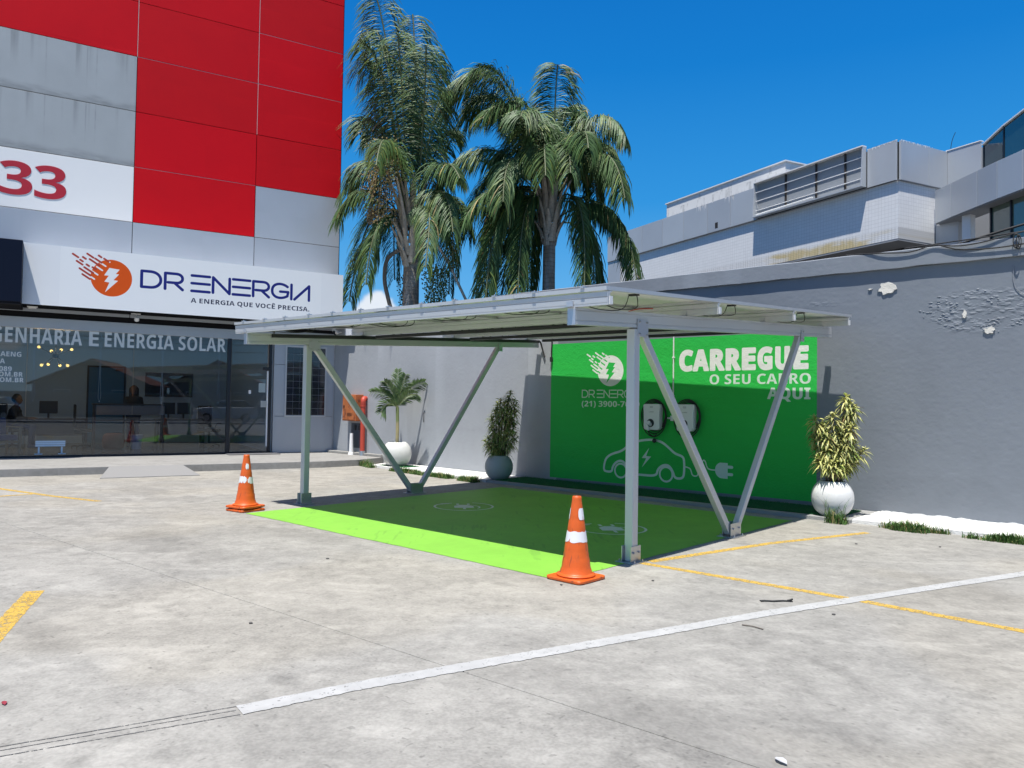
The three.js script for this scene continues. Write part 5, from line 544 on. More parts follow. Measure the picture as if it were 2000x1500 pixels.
// ---------- palms behind the wall ----------
{
  const rt = new THREE.Vector3(0.740, 0, -0.672), bk = new THREE.Vector3(-0.672, 0, -0.740);
  const trunkT = dataTex(256, 1024, (u, v, o) => { const ring = Math.sin((v * 60 + 0.6 * fbm(u * 6, v * 20, 3)) * 6.283); const k = 0.75 + 0.35 * fbm(u * 8, v * 40, 4) + (ring > 0.75 ? -0.22 : 0); const g = ss(0.5, 0.7, fbm(u * 4 + 7, v * 6, 3)); o[0] = lerp(0.32, 0.42, g) * k; o[1] = lerp(0.26, 0.38, g) * k; o[2] = lerp(0.20, 0.335, g) * k; });
  const trunkM = std(lin(1, 1, 1), 0.9, 0, { map: trunkT, bumpMap: tile(plasterBump, 1, 5), bumpScale: 0.05 });
  const bootT = dataTex(256, 256, (u, v, o) => { const k = 0.6 + 0.8 * fbm(u * 3, v * 24, 4); o[0] = 0.46 * k; o[1] = 0.40 * k; o[2] = 0.32 * k; }); const bootM = std(lin(1, 1, 1), 0.8, 0, { map: bootT });
  const palmM = phys(lin(1, 1, 1), 0.55, { vertexColors: true, side: THREE.DoubleSide, specularIntensity: 0.7, transmission: 0.1, thickness: 0 }), rachM = std(lin(0.09, 0.11, 0.045), 0.55), dryM = std(lin(0.30, 0.22, 0.13), 0.8, 0, { side: THREE.DoubleSide });
  function frondGeo(cv, len, seed, opt) { const ends = cv.v2.y > cv.v0.y + 1.5; const r = rng(seed), P = [], C = []; const dens = opt.n || 74; const tmp = new THREE.Vector3(); const wind = new THREE.Vector3(-0.10, 0, 0.02);
    for (let i = 0; i < dens; i++) { const t = lerp(0.2, 0.995, (i + r() * 0.5) / dens), b = cv.getPoint(t), d = cv.getTangent(t); const base = new THREE.Vector3().crossVectors(d, Math.abs(d.y) > 0.93 ? bk : new THREE.Vector3(0, 1, 0)).normalize(); const up2 = new THREE.Vector3().crossVectors(base, d).normalize();
      for (const s of [-1, 1]) { const L = 1.18 * (opt.L || 0.75) * (0.5 + 0.5 * Math.sin(Math.PI * cl(0.12 + t * 0.78))) * (0.75 + r() * 0.4); const pl = (r() - 0.5) * 1.5; const dir = base.clone().multiplyScalar(s).addScaledVector(d, 0.55 + r() * 0.35).addScaledVector(up2, 0.25 + pl * 0.6).normalize(); const w = 0.009 + r() * 0.007; const k = 0.6 + r() * 0.75; const dry = r() < (opt.dry || 0.02); const gold = r() < 0.12; const c = dry ? [0.32 * k, 0.24 * k, 0.10 * k] : gold ? [0.14 * k, 0.19 * k, 0.04 * k] : [0.058 * k, 0.118 * k, 0.034 * k];
        // four stations, bending under gravity
        let p = b.clone(), v = dir.clone(); const seg = 4; let side = new THREE.Vector3().crossVectors(v, new THREE.Vector3(r() - 0.5, 1, r() - 0.5)).normalize(); let pa = p.clone().addScaledVector(side, -w * 0.6), pb = p.clone().addScaledVector(side, w * 0.6); for (let q = 1; q <= seg; q++) { v.add(tmp.set(0, -(opt.g || (ends ? 0.5 : 0.62)) * (0.6 + 0.8 * r()) * (0.7 + q * 0.12), 0)).addScaledVector(wind, 1.2).normalize(); p.addScaledVector(v, L / seg); const ww = w * (q === seg ? 0 : 1 - 0.2 * q / seg); side.crossVectors(v, tmp.set(0.3 * (seed % 3 - 1) + 0.2, 0.35, 0.9)).normalize(); if (q < seg) { const na = p.clone().addScaledVector(side, -ww), nb = p.clone().addScaledVector(side, ww); P.push(pa.x, pa.y, pa.z, pb.x, pb.y, pb.z, na.x, na.y, na.z, pb.x, pb.y, pb.z, nb.x, nb.y, nb.z, na.x, na.y, na.z); for (let z = 0; z < 6; z++) C.push(...c); pa = na; pb = nb; } else { P.push(pa.x, pa.y, pa.z, pb.x, pb.y, pb.z, p.x, p.y, p.z); for (let z = 0; z < 3; z++) C.push(...c); } } } }
    return foliage(P, C); }
  function palm(label, pos, S, trunkTop, r0, fronds, seed, extras) { const t = thing('palm_tree', label, 'palm tree', pos, 0, 'palm trees behind the wall'); const r = rng(seed);
    const prof = []; for (let i = 0; i <= 30; i++) { const y = trunkTop * i / 30; prof.push(new THREE.Vector2(r0 * (1.08 - 0.12 * i / 30 + 0.03 * (vn(i * 0.9, seed) - 0.5)), y)); } prof.push(new THREE.Vector2(0.02, trunkTop)); const tg = new THREE.LatheGeometry(prof, 18); part('trunk', tg, trunkM, t);
    // persistent leaf bases widening then narrowing
    for (let i = 0; i < 40; i++) { const a = i * 2.4 + r() * 0.3, h = i / 40, y = trunkTop - 0.55 + h * 1.5, rr = r0 * (1.0 + 0.55 * Math.sin(Math.PI * cl(h * 1.1))) * (h > 0.7 ? 0.75 : 1), L = 0.55 + r() * 0.5 + (h > 0.5 ? 0.5 : 0), w = 0.085 + r() * 0.04; const g = new THREE.CylinderGeometry(w * 0.3, w, L, 5, 3, false); g.scale(1, 1, 0.38); const p = g.attributes.position; for (let q = 0; q < p.count; q++) { const yy = p.getY(q) / L + 0.5; p.setZ(q, p.getZ(q) + yy * yy * (0.10 + 0.18 * r() * 0 + 0.1)); } g.computeVertexNormals(); g.translate(0, L / 2, 0); g.rotateX(0.12 + r() * 0.12); g.rotateY(a); g.translate(Math.sin(a) * rr * 0.85, y, Math.cos(a) * rr * 0.85); part('leaf_base', g, bootM, t); }
    fronds.forEach((f, i) => { const [ex, ey, mx, my, dz, o = {}] = f; const B = new THREE.Vector3(0, trunkTop + (o.y ?? 0.6), 0).addScaledVector(rt, Math.sign(ex) * r0 * 0.5); const pt = (x, y, d) => new THREE.Vector3(0, trunkTop + 0.6 + y * S, 0).addScaledVector(rt, x * S).addScaledVector(bk, d); const cv = new THREE.QuadraticBezierCurve3(B, pt(mx, my, dz * 0.55), pt(ex, ey, dz)); const len = cv.getLength(); const fr = part('frond', frondGeo(cv, len, seed * 100 + i, { n: Math.round(len * (seed === 3 && ey > 150 ? 32 : 42)), ...o }), palmM, t); const rg = new THREE.TubeGeometry(cv, 20, 0.02, 5); const pp = rg.attributes.position; part('rachis', rg, rachM, fr); });
    extras?.(t, r, S, trunkTop); return t; }
  const px = 0.0135; // metres per photo pixel at the palms
  palm('taller palm nearer the red building with ripening fruit stalks', [-15.44, 0, -12.97], px, 5.62, 0.215, [
    [-118, 310, -70, 420, 0.4, { L: 0.9 }], [-75, 440, -45, 350, -0.4, { L: 0.9 }], [-10, 430, 5, 300, 0.3, { L: 0.9 }], [35, 365, 15, 290, 0.7, { L: 0.85 }], [-20, 330, -15, 250, -1.3, { L: 0.8 }], [-95, 430, -40, 300, 1.2, { L: 0.9 }], [35, 300, 30, 230, -1.6, { L: 0.8 }], [70, 210, 50, 260, 1.4, { L: 0.7 }],
    [-130, 60, -90, 210, 0.2, { L: 0.85 }], [-128, -70, -90, 110, 1.3, { L: 0.8 }], [-135, 0, -100, 120, -0.6, { L: 0.8 }], [-75, -130, -70, 60, -0.9, { L: 0.7 }], [-60, -80, -60, 120, 2.4, { L: 0.7 }],
    [85, -90, 80, 140, -0.4, { L: 0.7, y: 0.2 }], [110, 0, 80, 130, 0.9, { L: 0.7 }], [65, -120, 75, 60, 1.5, { L: 0.65 }], [100, 60, 60, 160, -1.5, { L: 0.7 }], [45, -110, 55, 80, -2.0, { L: 0.65 }], [-40, 60, -40, 220, -2.4, { L: 0.7 }], [-95, 330, -45, 330, -0.9, { L: 0.9 }], [-120, 200, -80, 300, 0.9, { L: 0.9 }], [60, 270, 35, 260, 0.2, { L: 0.8 }], [-125, -150, -105, 20, 0.3, { L: 0.7 }], [90, -40, 70, 120, -1.6, { L: 0.7 }]], 3,
    (t, r, S, TT) => { // fruit bunches, hanging stalks
      const bead = new THREE.IcosahedronGeometry(0.022, 0), mk = (name, cx, cy, cz, w, h, n, mat) => { const l = []; for (let i = 0; i < n; i++) { const a = r() * 6.283, q = Math.sqrt(r()), y = -r() * h; const k = w * (1 - 0.55 * (-y / h)); l.push(bead.clone().translate(Math.cos(a) * q * k, y, Math.sin(a) * q * k)); } for (let i = 0; i < 26; i++) { const a = r() * 6.283, k = w * 0.7; l.push(rod([0, 0.1, 0], [Math.cos(a) * k, -h * (0.4 + r() * 0.55), Math.sin(a) * k], 0.006, 4).deleteAttribute('uv')); } const g = merge(l.map((g) => { g.deleteAttribute('uv'); return g.index ? g.toNonIndexed() : g; })); const c = new THREE.Vector3(0, TT + 0.6 + cy * S, 0).addScaledVector(rt, cx * S).addScaledVector(bk, cz); g.setAttribute('uv', new THREE.Float32BufferAttribute(new Float32Array(g.attributes.position.count * 2), 2)); const m = part(name, g.translate(c.x, c.y, c.z), mat, t); m.userData.kind = 'stuff'; };
      mk('fruit_bunch', 50, -85, -0.2, 0.42, 1.7, 900, std(lin(0.11, 0.15, 0.035), 0.5)); mk('fruit_bunch', -12, -95, 0.5, 0.32, 1.5, 500, std(lin(0.05, 0.075, 0.03), 0.5)); mk('dry_flower_bunch', -48, 150, -0.5, 0.62, 2.2, 700, std(lin(0.33, 0.24, 0.10), 0.8)); mk('dry_flower_bunch', -70, 90, -0.2, 0.5, 1.3, 500, std(lin(0.24, 0.17, 0.10), 0.8));
      const at = (x, y, d = -0.3) => { const c = new THREE.Vector3(0, TT + 0.6 + y * S, 0).addScaledVector(rt, x * S).addScaledVector(bk, d); return c.toArray(); };
      part('dead_stalk', tube([at(35, -20), at(70, -70), at(100, -130), at(122, -175)], 0.035, 16, 6), bootM, t); part('spathe', tube([at(-22, -55), at(-42, -70), at(-48, -110), at(-40, -150), at(-28, -190)], 0.055, 18, 7), std(lin(0.16, 0.13, 0.1), 0.7), t);
    });
  palm('palm with dense glossy fronds between the first palm and the white building', [-12.76, 0, -15.43], px, 6.25, 0.17, [
    [-212, 190, -110, 400, 0.3, { L: 0.95 }], [-150, 240, -80, 300, -0.7, { L: 0.85 }], [-100, 200, -60, 260, 1.0, { L: 0.85 }], [-220, 20, -120, 190, -0.4, { L: 0.85 }], [-170, -40, -120, 170, 1.4, { L: 0.85 }], [10, 260, 5, 220, -0.5, { L: 0.8 }], [40, 200, 30, 260, 0.9, { L: 0.8 }], [20, 190, 10, 190, 1.9, { L: 0.8 }],
    [140, 30, 120, 230, 0.3, { L: 0.85 }], [135, 110, 80, 240, -1.0, { L: 0.85 }], [100, 60, 80, 230, 1.8, { L: 0.8 }], [170, -190, 150, 80, -0.5, { L: 0.75, y: 0.1 }], [175, -120, 120, 60, 0.4, { L: 0.75 }], [110, -220, 100, 10, 0.8, { L: 0.75, y: 0 }],
    [-130, -180, -100, 90, -0.5, { L: 0.8 }], [-120, -130, -120, 130, 1.5, { L: 0.8 }], [-95, -220, -80, 40, 0.6, { L: 0.8, y: 0.1 }], [-60, -210, -60, 60, -1.2, { L: 0.8 }], [-60, -120, -70, 140, 2.2, { L: 0.75 }], [60, -180, 70, 60, -1.4, { L: 0.7 }], [-160, -60, -110, 60, -1.4, { L: 0.8 }], [-60, 120, -50, 200, -1.8, { L: 0.8 }], [60, 60, 60, 180, -2.0, { L: 0.75 }], [-30, -230, -40, 20, 1.4, { L: 0.7, y: 0 }], [-170, 190, -100, 330, 0.9, { L: 0.9 }], [-130, 130, -80, 240, -1.3, { L: 0.85 }], [-110, 40, -90, 200, 0.3, { L: 0.85 }], [-60, 200, -40, 240, 0.2, { L: 0.85 }], [70, 150, 50, 230, -0.2, { L: 0.8 }], [100, 0, 100, 200, 0.9, { L: 0.8 }], [-80, -60, -90, 160, -0.6, { L: 0.8 }], [-110, -60, -110, 170, 0.4, { L: 0.8 }], [-75, -150, -85, 110, 0.1, { L: 0.8 }], [40, 60, 50, 200, 1.2, { L: 0.8 }], [-20, 100, -20, 200, -1.2, { L: 0.8 }], [130, -20, 110, 170, -1.6, { L: 0.8 }], [-120, -200, -110, 60, -1.0, { L: 0.85 }], [-40, -190, -50, 60, 0.2, { L: 0.8 }], [90, -190, 90, 40, 0.1, { L: 0.75 }], [-90, -30, -90, 150, -1.6, { L: 0.85 }], [-15, 10, -20, 170, -2.0, { L: 0.8 }], [30, 20, 30, 170, -1.8, { L: 0.8 }]], 5);
}

// ---------- tiled building behind the wall ----------
{
  const t = thing('tiled_building', 'white tiled building with grey panel band behind the boundary wall', 'building', RP.toArray(), RT);
  const tileT = dataTex(1024, 1024, (u, v, o) => { const n = 20, tx = u * n, ty = v * n, fx = tx - Math.floor(tx), fy = ty - Math.floor(ty); const j = Math.min(Math.min(fx, 1 - fx) * 1.0, Math.min(fy, 1 - fy)) < 0.035; const id = NT[(Math.floor(tx) * 7 + Math.floor(ty) * 131) & 65535]; const k = j ? 0.74 : 0.95 + 0.05 * id + 0.06 * (fbm(u * 6, v * 6, 3) - 0.5); o[0] = 0.8 * k; o[1] = 0.8 * k; o[2] = 0.8 * k; });
  const tiles = std(lin(1, 1, 1), 0.3, 0, { map: tile(tileT, 0.5) });
  // rust-stained lower courses
  const rustT = dataTex(1024, 256, (u, v, o) => { const X = u * 14, n = 140, tx = X * 10, ty = v * 6, fx = tx - Math.floor(tx), fy = ty - Math.floor(ty); const j = Math.min(fx, 1 - fx) < 0.06 || Math.min(fy, 1 - fy) < 0.06; const st = cl(1.25 * ss(0.36, 0.58, fbm(X * 0.6 + 2, v * 1.2, 3)) * ss(1.15, 0.55, v + 0.5 * (fbm(X * 2.4, 3, 3) - 0.5)) * (0.45 + 0.8 * fbm(X * 9, v * 2, 3))); const k = j ? 0.6 : 0.95; o[0] = lerp(0.78, 0.66, st) * k; o[1] = lerp(0.78, 0.54, st) * k; o[2] = lerp(0.78, 0.30, st) * k; });
  const rustM = std(lin(1, 1, 1), 0.45, 0, { map: rustT });
  const gT = dataTex(256, 256, (u, v, o) => { const k = 1 + (fbm(u * 5, v * 3, 4) - 0.5) * 0.10; o[0] = 0.48 * k; o[1] = 0.505 * k; o[2] = 0.53 * k; }); const acm = [0, 1, 2].map((i) => std(lin(1 - i * 0.05, 1 - i * 0.05, 1 - i * 0.045), 0.42, 0.2, { map: tile(gT, 0.4) })); const dark = std(lin(0.02, 0.02, 0.022), 0.8), soff = std(lin(0.28, 0.29, 0.31), 0.7), whiteR = std(lin(0.8, 0.79, 0.78), 0.8, 0, { map: tile(dataTex(512, 256, (u, v, o) => { const s = ss(0.55, 0.8, fbm(u * 30, v * 3, 3)) * 0.22; const k = 1 - s * (0.5 + fbm(u * 50, v * 30, 2)); o[0] = k; o[1] = k; o[2] = k * 0.98; }), 0.3, 0.9) });
  part('tiled_wall', metreUV(bx(-13.3, 0, 6.28, 7.50, -1.9, 0)), tiles, t);
  { const g = bx(-13.3, 0, 5.98, 6.279, -1.9, 0.0); const p = g.attributes.position, uv = g.attributes.uv; for (let i = 0; i < p.count; i++) uv.setXY(i, (p.getX(i) + 13.3) / 14, (p.getY(i) - 5.98) / 0.3); part('stained_tiles', g, rustM, t); }
  part('soffit', bx(-13.3, -0.005, 5.93, 5.979, -1.9, -0.005), soff, t); part('lower_wall', bx(-13.3, -0.5, 0, 5.93, -7, -0.95), dark, t); part('lower_wall', bx(-13.3, -12.4, 4.0, 5.93, -0.95, -0.06), soff, t);
  part('core', bx(-13.2, -0.1, 5.98, 8.45, -8, -1.9), soff, t);
  // panel band, 8 cm proud
  const pj = [-13.4, -12.3, -11.0, -9.73, -8.52, -7.25, -6.12, -4.93]; for (let i = 0; i + 1 < pj.length; i++) part('band_panel', metreUV(rbox(pj[i + 1] - pj[i] - 0.012, 1.04, 0.06, 0.004, (pj[i] + pj[i + 1]) / 2, 8.03, 0.055), i), acm[i % 3], t);
  part('band_soffit', bx(-13.4, -0.05, 7.50, 7.508, -0.02, 0.083), soff, t); part('band_backing', bx(-13.38, -0.03, 7.52, 8.52, -1.9, 0.02), dark, t);
  part('band_panel', metreUV(rbox(0.86, 1.05, 0.06, 0.004, -0.445, 8.025, 0.055)), acm[0], t);
  part('vent_hole', bx(-6.86, -6.72, 7.6, 7.8, 0.078, 0.0865), dark, t);
  // peeled white film along the top of two panels and the corner
  { const r = rng(14), pos = []; const drip = (x0, x1, yb, zf, n, hmax, side) => { for (let i = 0; i < n; i++) { const x = lerp(x0, x1, r()), w = 0.01 + r() * 0.03, h = hmax * r() * r(); const P = (a, y) => side ? [zf, y, -a] : [a, y, zf]; pos.push(...P(x - w, yb), ...P(x, yb - h), ...P(x + w, yb)); } }; drip(-7.9, -6.9, 8.55, 0.088, 26, 0.35); drip(-6.4, -5.9, 8.55, 0.088, 16, 0.3); drip(-0.86, 0.0, 8.552, 0.088, 40, 0.12); drip(0.0, 1.3, 8.552, 0.068, 40, 0.14, true); const g = new THREE.BufferGeometry(); g.setAttribute('position', new THREE.Float32BufferAttribute(pos, 3)); g.computeVertexNormals(); part('peeling_film', metreUV(g), std(lin(0.75, 0.75, 0.75), 0.7, 0, { side: THREE.DoubleSide }), t).userData.kind = 'stuff'; }
  // side return
  for (const [a, b] of [[0, -1.13], [-1.13, -1.97]]) part('band_panel', metreUV(rbox(0.06, 1.03, a - b - 0.012, 0.004, 0.035, 8.02, (a + b) / 2)), acm[1], t); part('band_soffit', bx(-0.02, 0.062, 7.492, 7.499, -1.9, 0.08), soff, t);
  // white parapet behind
  part('parapet', metreUV(bx(-9.75, -3.95, 8.4, 9.12, -3.2, -0.12)), whiteR, t); part('parapet_cap', bx(-9.8, -3.9, 9.121, 9.16, -3.25, -0.08), whitePaint, t);
  // left end panels
  part('end_panel', metreUV(rbox(0.9, 1.5, 0.05, 0.004, -12.95, 6.75, 0.03)), acm[2], t);
  // gutted light box
  const lb = sub('empty_sign_frame', t); const L0 = -4.92, L1 = -0.9, yb = 7.56, yt = 8.62, zo = 0.29; part('back', bx(L0, L1, yb, yt, 0.086, 0.094), std(lin(0.32, 0.34, 0.36), 0.7), lb); part('top', metreUV(bx(L0, L1, yt, yt + 0.03, 0.086, zo - 0.04)), whitePaint, lb); part('sill', bx(L0, L1, yb - 0.03, yb, 0.086, zo), acm[0], lb); { const s = new THREE.Shape([[0.086, yb], [zo, yb], [zo - 0.06, yt], [0.086, yt]].map((p) => new THREE.Vector2(...p))); for (const x of [L0, L1 - 0.03]) { const g = new THREE.ExtrudeGeometry(s, { depth: 0.03, bevelEnabled: false }); g.rotateY(-Math.PI / 2).translate(x + 0.03, 0, 0); part('cheek', g, acm[0], lb); } }
  for (const x of [-3.7, -2.55, -1.55]) part('mullion', bx(x - 0.02, x + 0.02, yb + 0.002, yt - 0.002, 0.1, 0.15), std(lin(0.05, 0.04, 0.035), 0.7), lb); for (const [y, a, b] of [[7.75, L0 + 0.04, -1.0], [8.05, L0 + 0.04, -1.0], [8.33, L0 + 0.04, -1.0]]) part('lamp_batten', rod([a, y, 0.17], [b, y + 0.02, 0.17], 0.014, 8), whitePaint, lb); part('fallen_tube', rod([L0 + 0.1, 7.6, 0.22], [-2.6, 7.64, 0.22], 0.025, 8), whitePaint, lb);
  // right wing: upper band, swept lower band, glazing
  part('wing_band_panel', metreUV(rbox(0.9, 1.1, 0.05, 0.004, 0.52, 8.0, -1.92)), acm[1], t); part('wing_wall', bx(0.0, 6, 4, 8.4, -4, -1.96), soff, t); part('wing_coping', bx(0.03, 0.98, 8.551, 8.575, -2.0, -1.88), whitePaint, t);
  const sw = [[0.1, -1.36], [0.75, -1.04], [1.7, -0.60], [2.35, -0.31], [3.1, 0.0], [3.9, 0.26], [4.8, 0.5]]; const glassD = phys(lin(0.02, 0.045, 0.05), 0.04, { clearcoat: 1, clearcoatRoughness: 0.02, specularIntensity: 1, ior: 1.8 });
  for (let i = 0; i + 1 < sw.length; i++) { const a = sw[i], b = sw[i + 1], l = Math.hypot(b[0] - a[0], b[1] - a[1]), ang = Math.atan2(-(b[1] - a[1]), b[0] - a[0]); const pl = (w, h, d, y, off) => { const g = rbox(w, h, d, 0.004, 0, y, off); g.rotateY(ang); return g.translate((a[0] + b[0]) / 2, 0, (a[1] + b[1]) / 2); };
    part('swept_panel', metreUV(pl(l - 0.012, 0.88, 0.05, 6.94, 0)), acm[i % 3], t); part('swept_soffit', pl(l, 0.02, 0.6, 6.485, -0.3), soff, t); if (a[0] > 1.2) { const th = (x) => x < 2.35 ? lerp(8.0, 8.2, (x - 1.7) / 0.65) : x < 3.1 ? lerp(8.2, 8.36, (x - 2.35) / 0.75) : lerp(8.36, 8.52, (x - 3.1) / 0.8); const ha = th(a[0]), hb = th(b[0]); const pg = new THREE.ExtrudeGeometry(new THREE.Shape([[-l / 2 + 0.01, 7.385], [l / 2 - 0.01, 7.385], [l / 2 - 0.01, hb], [-l / 2 + 0.01, ha]].map((p) => new THREE.Vector2(...p))), { depth: 0.02, bevelEnabled: false }).translate(0, 0, -0.17); const put = (g) => g.rotateY(ang).translate((a[0] + b[0]) / 2, 0, (a[1] + b[1]) / 2); part('upper_pane', put(pg), glassD, t); part('mullion', put(rbox(0.04, ha - 7.385, 0.05, 0.004, -l / 2, (ha + 7.385) / 2, -0.16)), darkFrame, t); const cg = rbox(Math.hypot(l, hb - ha) + 0.01, 0.035, 0.12, 0.004).rotateZ(Math.atan2(hb - ha, l)).translate(0, (ha + hb) / 2 + 0.018, -0.16); part('pane_cap', put(cg), whitePaint, t); part('lower_pane', pl(l - 0.03, 2.4, 0.02, 5.28, -0.35), phys(lin(0.13, 0.17, 0.13), 0.06, { clearcoat: 1 }), t); part('mullion', (() => { const g = rbox(0.05, 2.4, 0.05, 0.004, -l / 2, 5.28, -0.33); g.rotateY(ang); return g.translate((a[0] + b[0]) / 2, 0, (a[1] + b[1]) / 2); })(), darkFrame, t); } }
  part('corner_column', metreUV(rbox(0.62, 2.4, 0.3, 0.006, 0.33, 5.28, -1.62)), acm[1], t); part('inner_column', metreUV(rbox(0.22, 2.4, 0.2, 0.006, 1.12, 5.28, -1.15)), whitePaint, t);
  const an = thing('antenna', 'thin bent aerial on the roof of the tiled building', 'antenna', RW(0.03, 8.5, -2.1), RT); part('mast', tube([[0, 0, 0], [0.0, 0.2, 0], [0.05, 0.42, 0], [0.13, 0.58, 0]], 0.008, 12, 5), blackPlastic, an); part('foot', rbox(0.05, 0.05, 0.05, 0.005, 0, 0.025, 0), blackPlastic, an);
}
// ---------- cables on the wall top ----------
{
  const c1 = thing('cable_bundle', 'black cables sagging along the wall top at the right', 'cable', WW(0, 0, 0), WT); const Z = 0.085;
  for (const p of [[[3.1, 3.80, 0.02], [3.6, 3.76, Z], [4.0, 3.73, Z], [4.3, 3.79, Z], [4.55, 3.70, Z], [5.0, 3.66, Z], [5.5, 3.68, Z], [7, 3.6, Z]], [[3.9, 3.80, 0.02], [4.4, 3.81, 0.05], [5.1, 3.83, 0.06], [5.6, 3.86, 0.05], [7, 3.9, 0.05]], [[4.3, 3.79, Z], [4.6, 3.74, Z], [4.9, 3.76, Z], [5.2, 3.82, 0.07], [5.6, 3.86, 0.06]]]) part('cable', tube(p, 0.009, 40, 6), blackRubber, c1);
  part('coil', merge([new THREE.TorusGeometry(0.055, 0.009, 6, 24).scale(0.6, 1.6, 1).translate(5.24, 3.72, Z + 0.01), new THREE.TorusGeometry(0.045, 0.008, 6, 24).scale(0.6, 1.9, 1).translate(5.27, 3.70, Z + 0.025)]), blackRubber, c1); part('drop_wire', tube([[5.2, 3.42, 0.012], [5.2, 3.2, 0.012], [5.24, 3.1, 0.012], [5.36, 3.0, 0.012], [5.6, 2.9, 0.012]], 0.004, 30, 5), std(lin(0.22, 0.24, 0.27), 0.6), c1);
  const c2 = thing('hanging_cable', 'thick dark cable crossing in front of the glazed wing', 'cable', WW(0, 0, 0), WT); part('cable', tube([[4.2, 3.84, -0.6], [4.9, 4.02, -0.7], [5.6, 4.2, -0.8], [6.6, 4.5, -0.9], [8, 5.0, -1]], 0.018, 40, 6), blackRubber, c2); part('anchor', cyl(0.03, 0.03, 0.1, 8, 4.2, 3.83, -0.6), blackPlastic, c2);
}
// ---------- litter on the lot ----------
{
  const strip = thing('rubber_strip', 'dark flat strip of rubber lying on the concrete by the white line', 'debris', [-2.463, 0, -5.81], Math.atan2(0.152, 0.148)); { const pts = []; const n = 14; for (let i = 0; i <= n; i++) pts.push([lerp(-0.125, 0.125, i / n), 0.018 + 0.006 * Math.sin(i * 0.8)]); const s = new THREE.Shape([...pts.map((p) => new THREE.Vector2(p[0], p[1])), ...pts.reverse().map((p) => new THREE.Vector2(p[0], p[1] - 0.034))]); part('strip', new THREE.ExtrudeGeometry(s, { depth: 0.006, bevelEnabled: false }).rotateX(-Math.PI / 2).translate(0, 0.001, 0), blackRubber, strip); part('curled_end', tube([[0.09, 0.008, 0], [0.115, 0.014, 0.004], [0.13, 0.022, 0.006]], 0.008, 6, 5), blackRubber, strip); }
  const stone = std(lin(0.09, 0.085, 0.08), 0.9), r = rng(17);
  const spots = [[-2.003, -5.742, 'dark chip on the concrete below the yellow line crossing'], [-3.51, -5.708, 'small dark chip between the cone and the yellow line'], [-4.749, -2.651, 'small pebble just beyond the long joint, left of the white line'], [-6.186, -4.233, 'dark chip in front of the bright green bay edge'], [-2.871, -8.927, 'round dark pebble right of the slanting yellow line'], [-2.148, -9.434, 'round dark pebble in front of the grass on the right'], [-3.97, -5.02, 'tiny dark chip at the foot of the right cone']];
  for (const [x, z, l] of spots) { const g = new THREE.IcosahedronGeometry(0.012, 1); const p = g.attributes.position; for (let i = 0; i < p.count; i++) { const k = 0.75 + 0.5 * vn(p.getX(i) * 90 + x, p.getZ(i) * 90 + z); p.setXYZ(i, p.getX(i) * k * 1.3, p.getY(i) * k * 0.45, p.getZ(i) * k); } g.computeVertexNormals(); const m = single('pebble', g, stone, l, 'pebble', 'loose chips on the concrete'); m.position.set(x, 0.006, z); m.rotation.y = r() * 6; }
  const st = single('twig', tube([[-2.36, 0.006, -5.0], [-2.29, 0.008, -5.01], [-2.21, 0.005, -5.005]], 0.004, 8, 5), std(lin(0.12, 0.10, 0.08), 0.8), 'thin dark twig lying beside the white line', 'twig');
  { const P = [], C = []; leafStrip(P, C, new THREE.Vector3(-4.37, 0.006, -1.13), new THREE.Vector3(1, 0, 0.15).normalize(), new THREE.Vector3(0, 1, 0), 0.06, 0.012, 0, [0.32, 0.03, 0.05], [0.28, 0.04, 0.05]); single('fallen_petal', foliage(P, C), leafMat, 'pink fallen petal on the concrete at the left edge', 'petal'); }
  { const P = [], C = []; leafStrip(P, C, new THREE.Vector3(-1.36, 0.01, -3.21), new THREE.Vector3(0.9, 0.1, 0.4).normalize(), new THREE.Vector3(0, 1, 0), 0.07, 0.02, 0.1, [0.5, 0.5, 0.5], [0.55, 0.55, 0.55]); single('foil_scrap', foliage(P, C), leafMat, 'crumpled white scrap at the bottom edge of the concrete', 'litter'); }
}
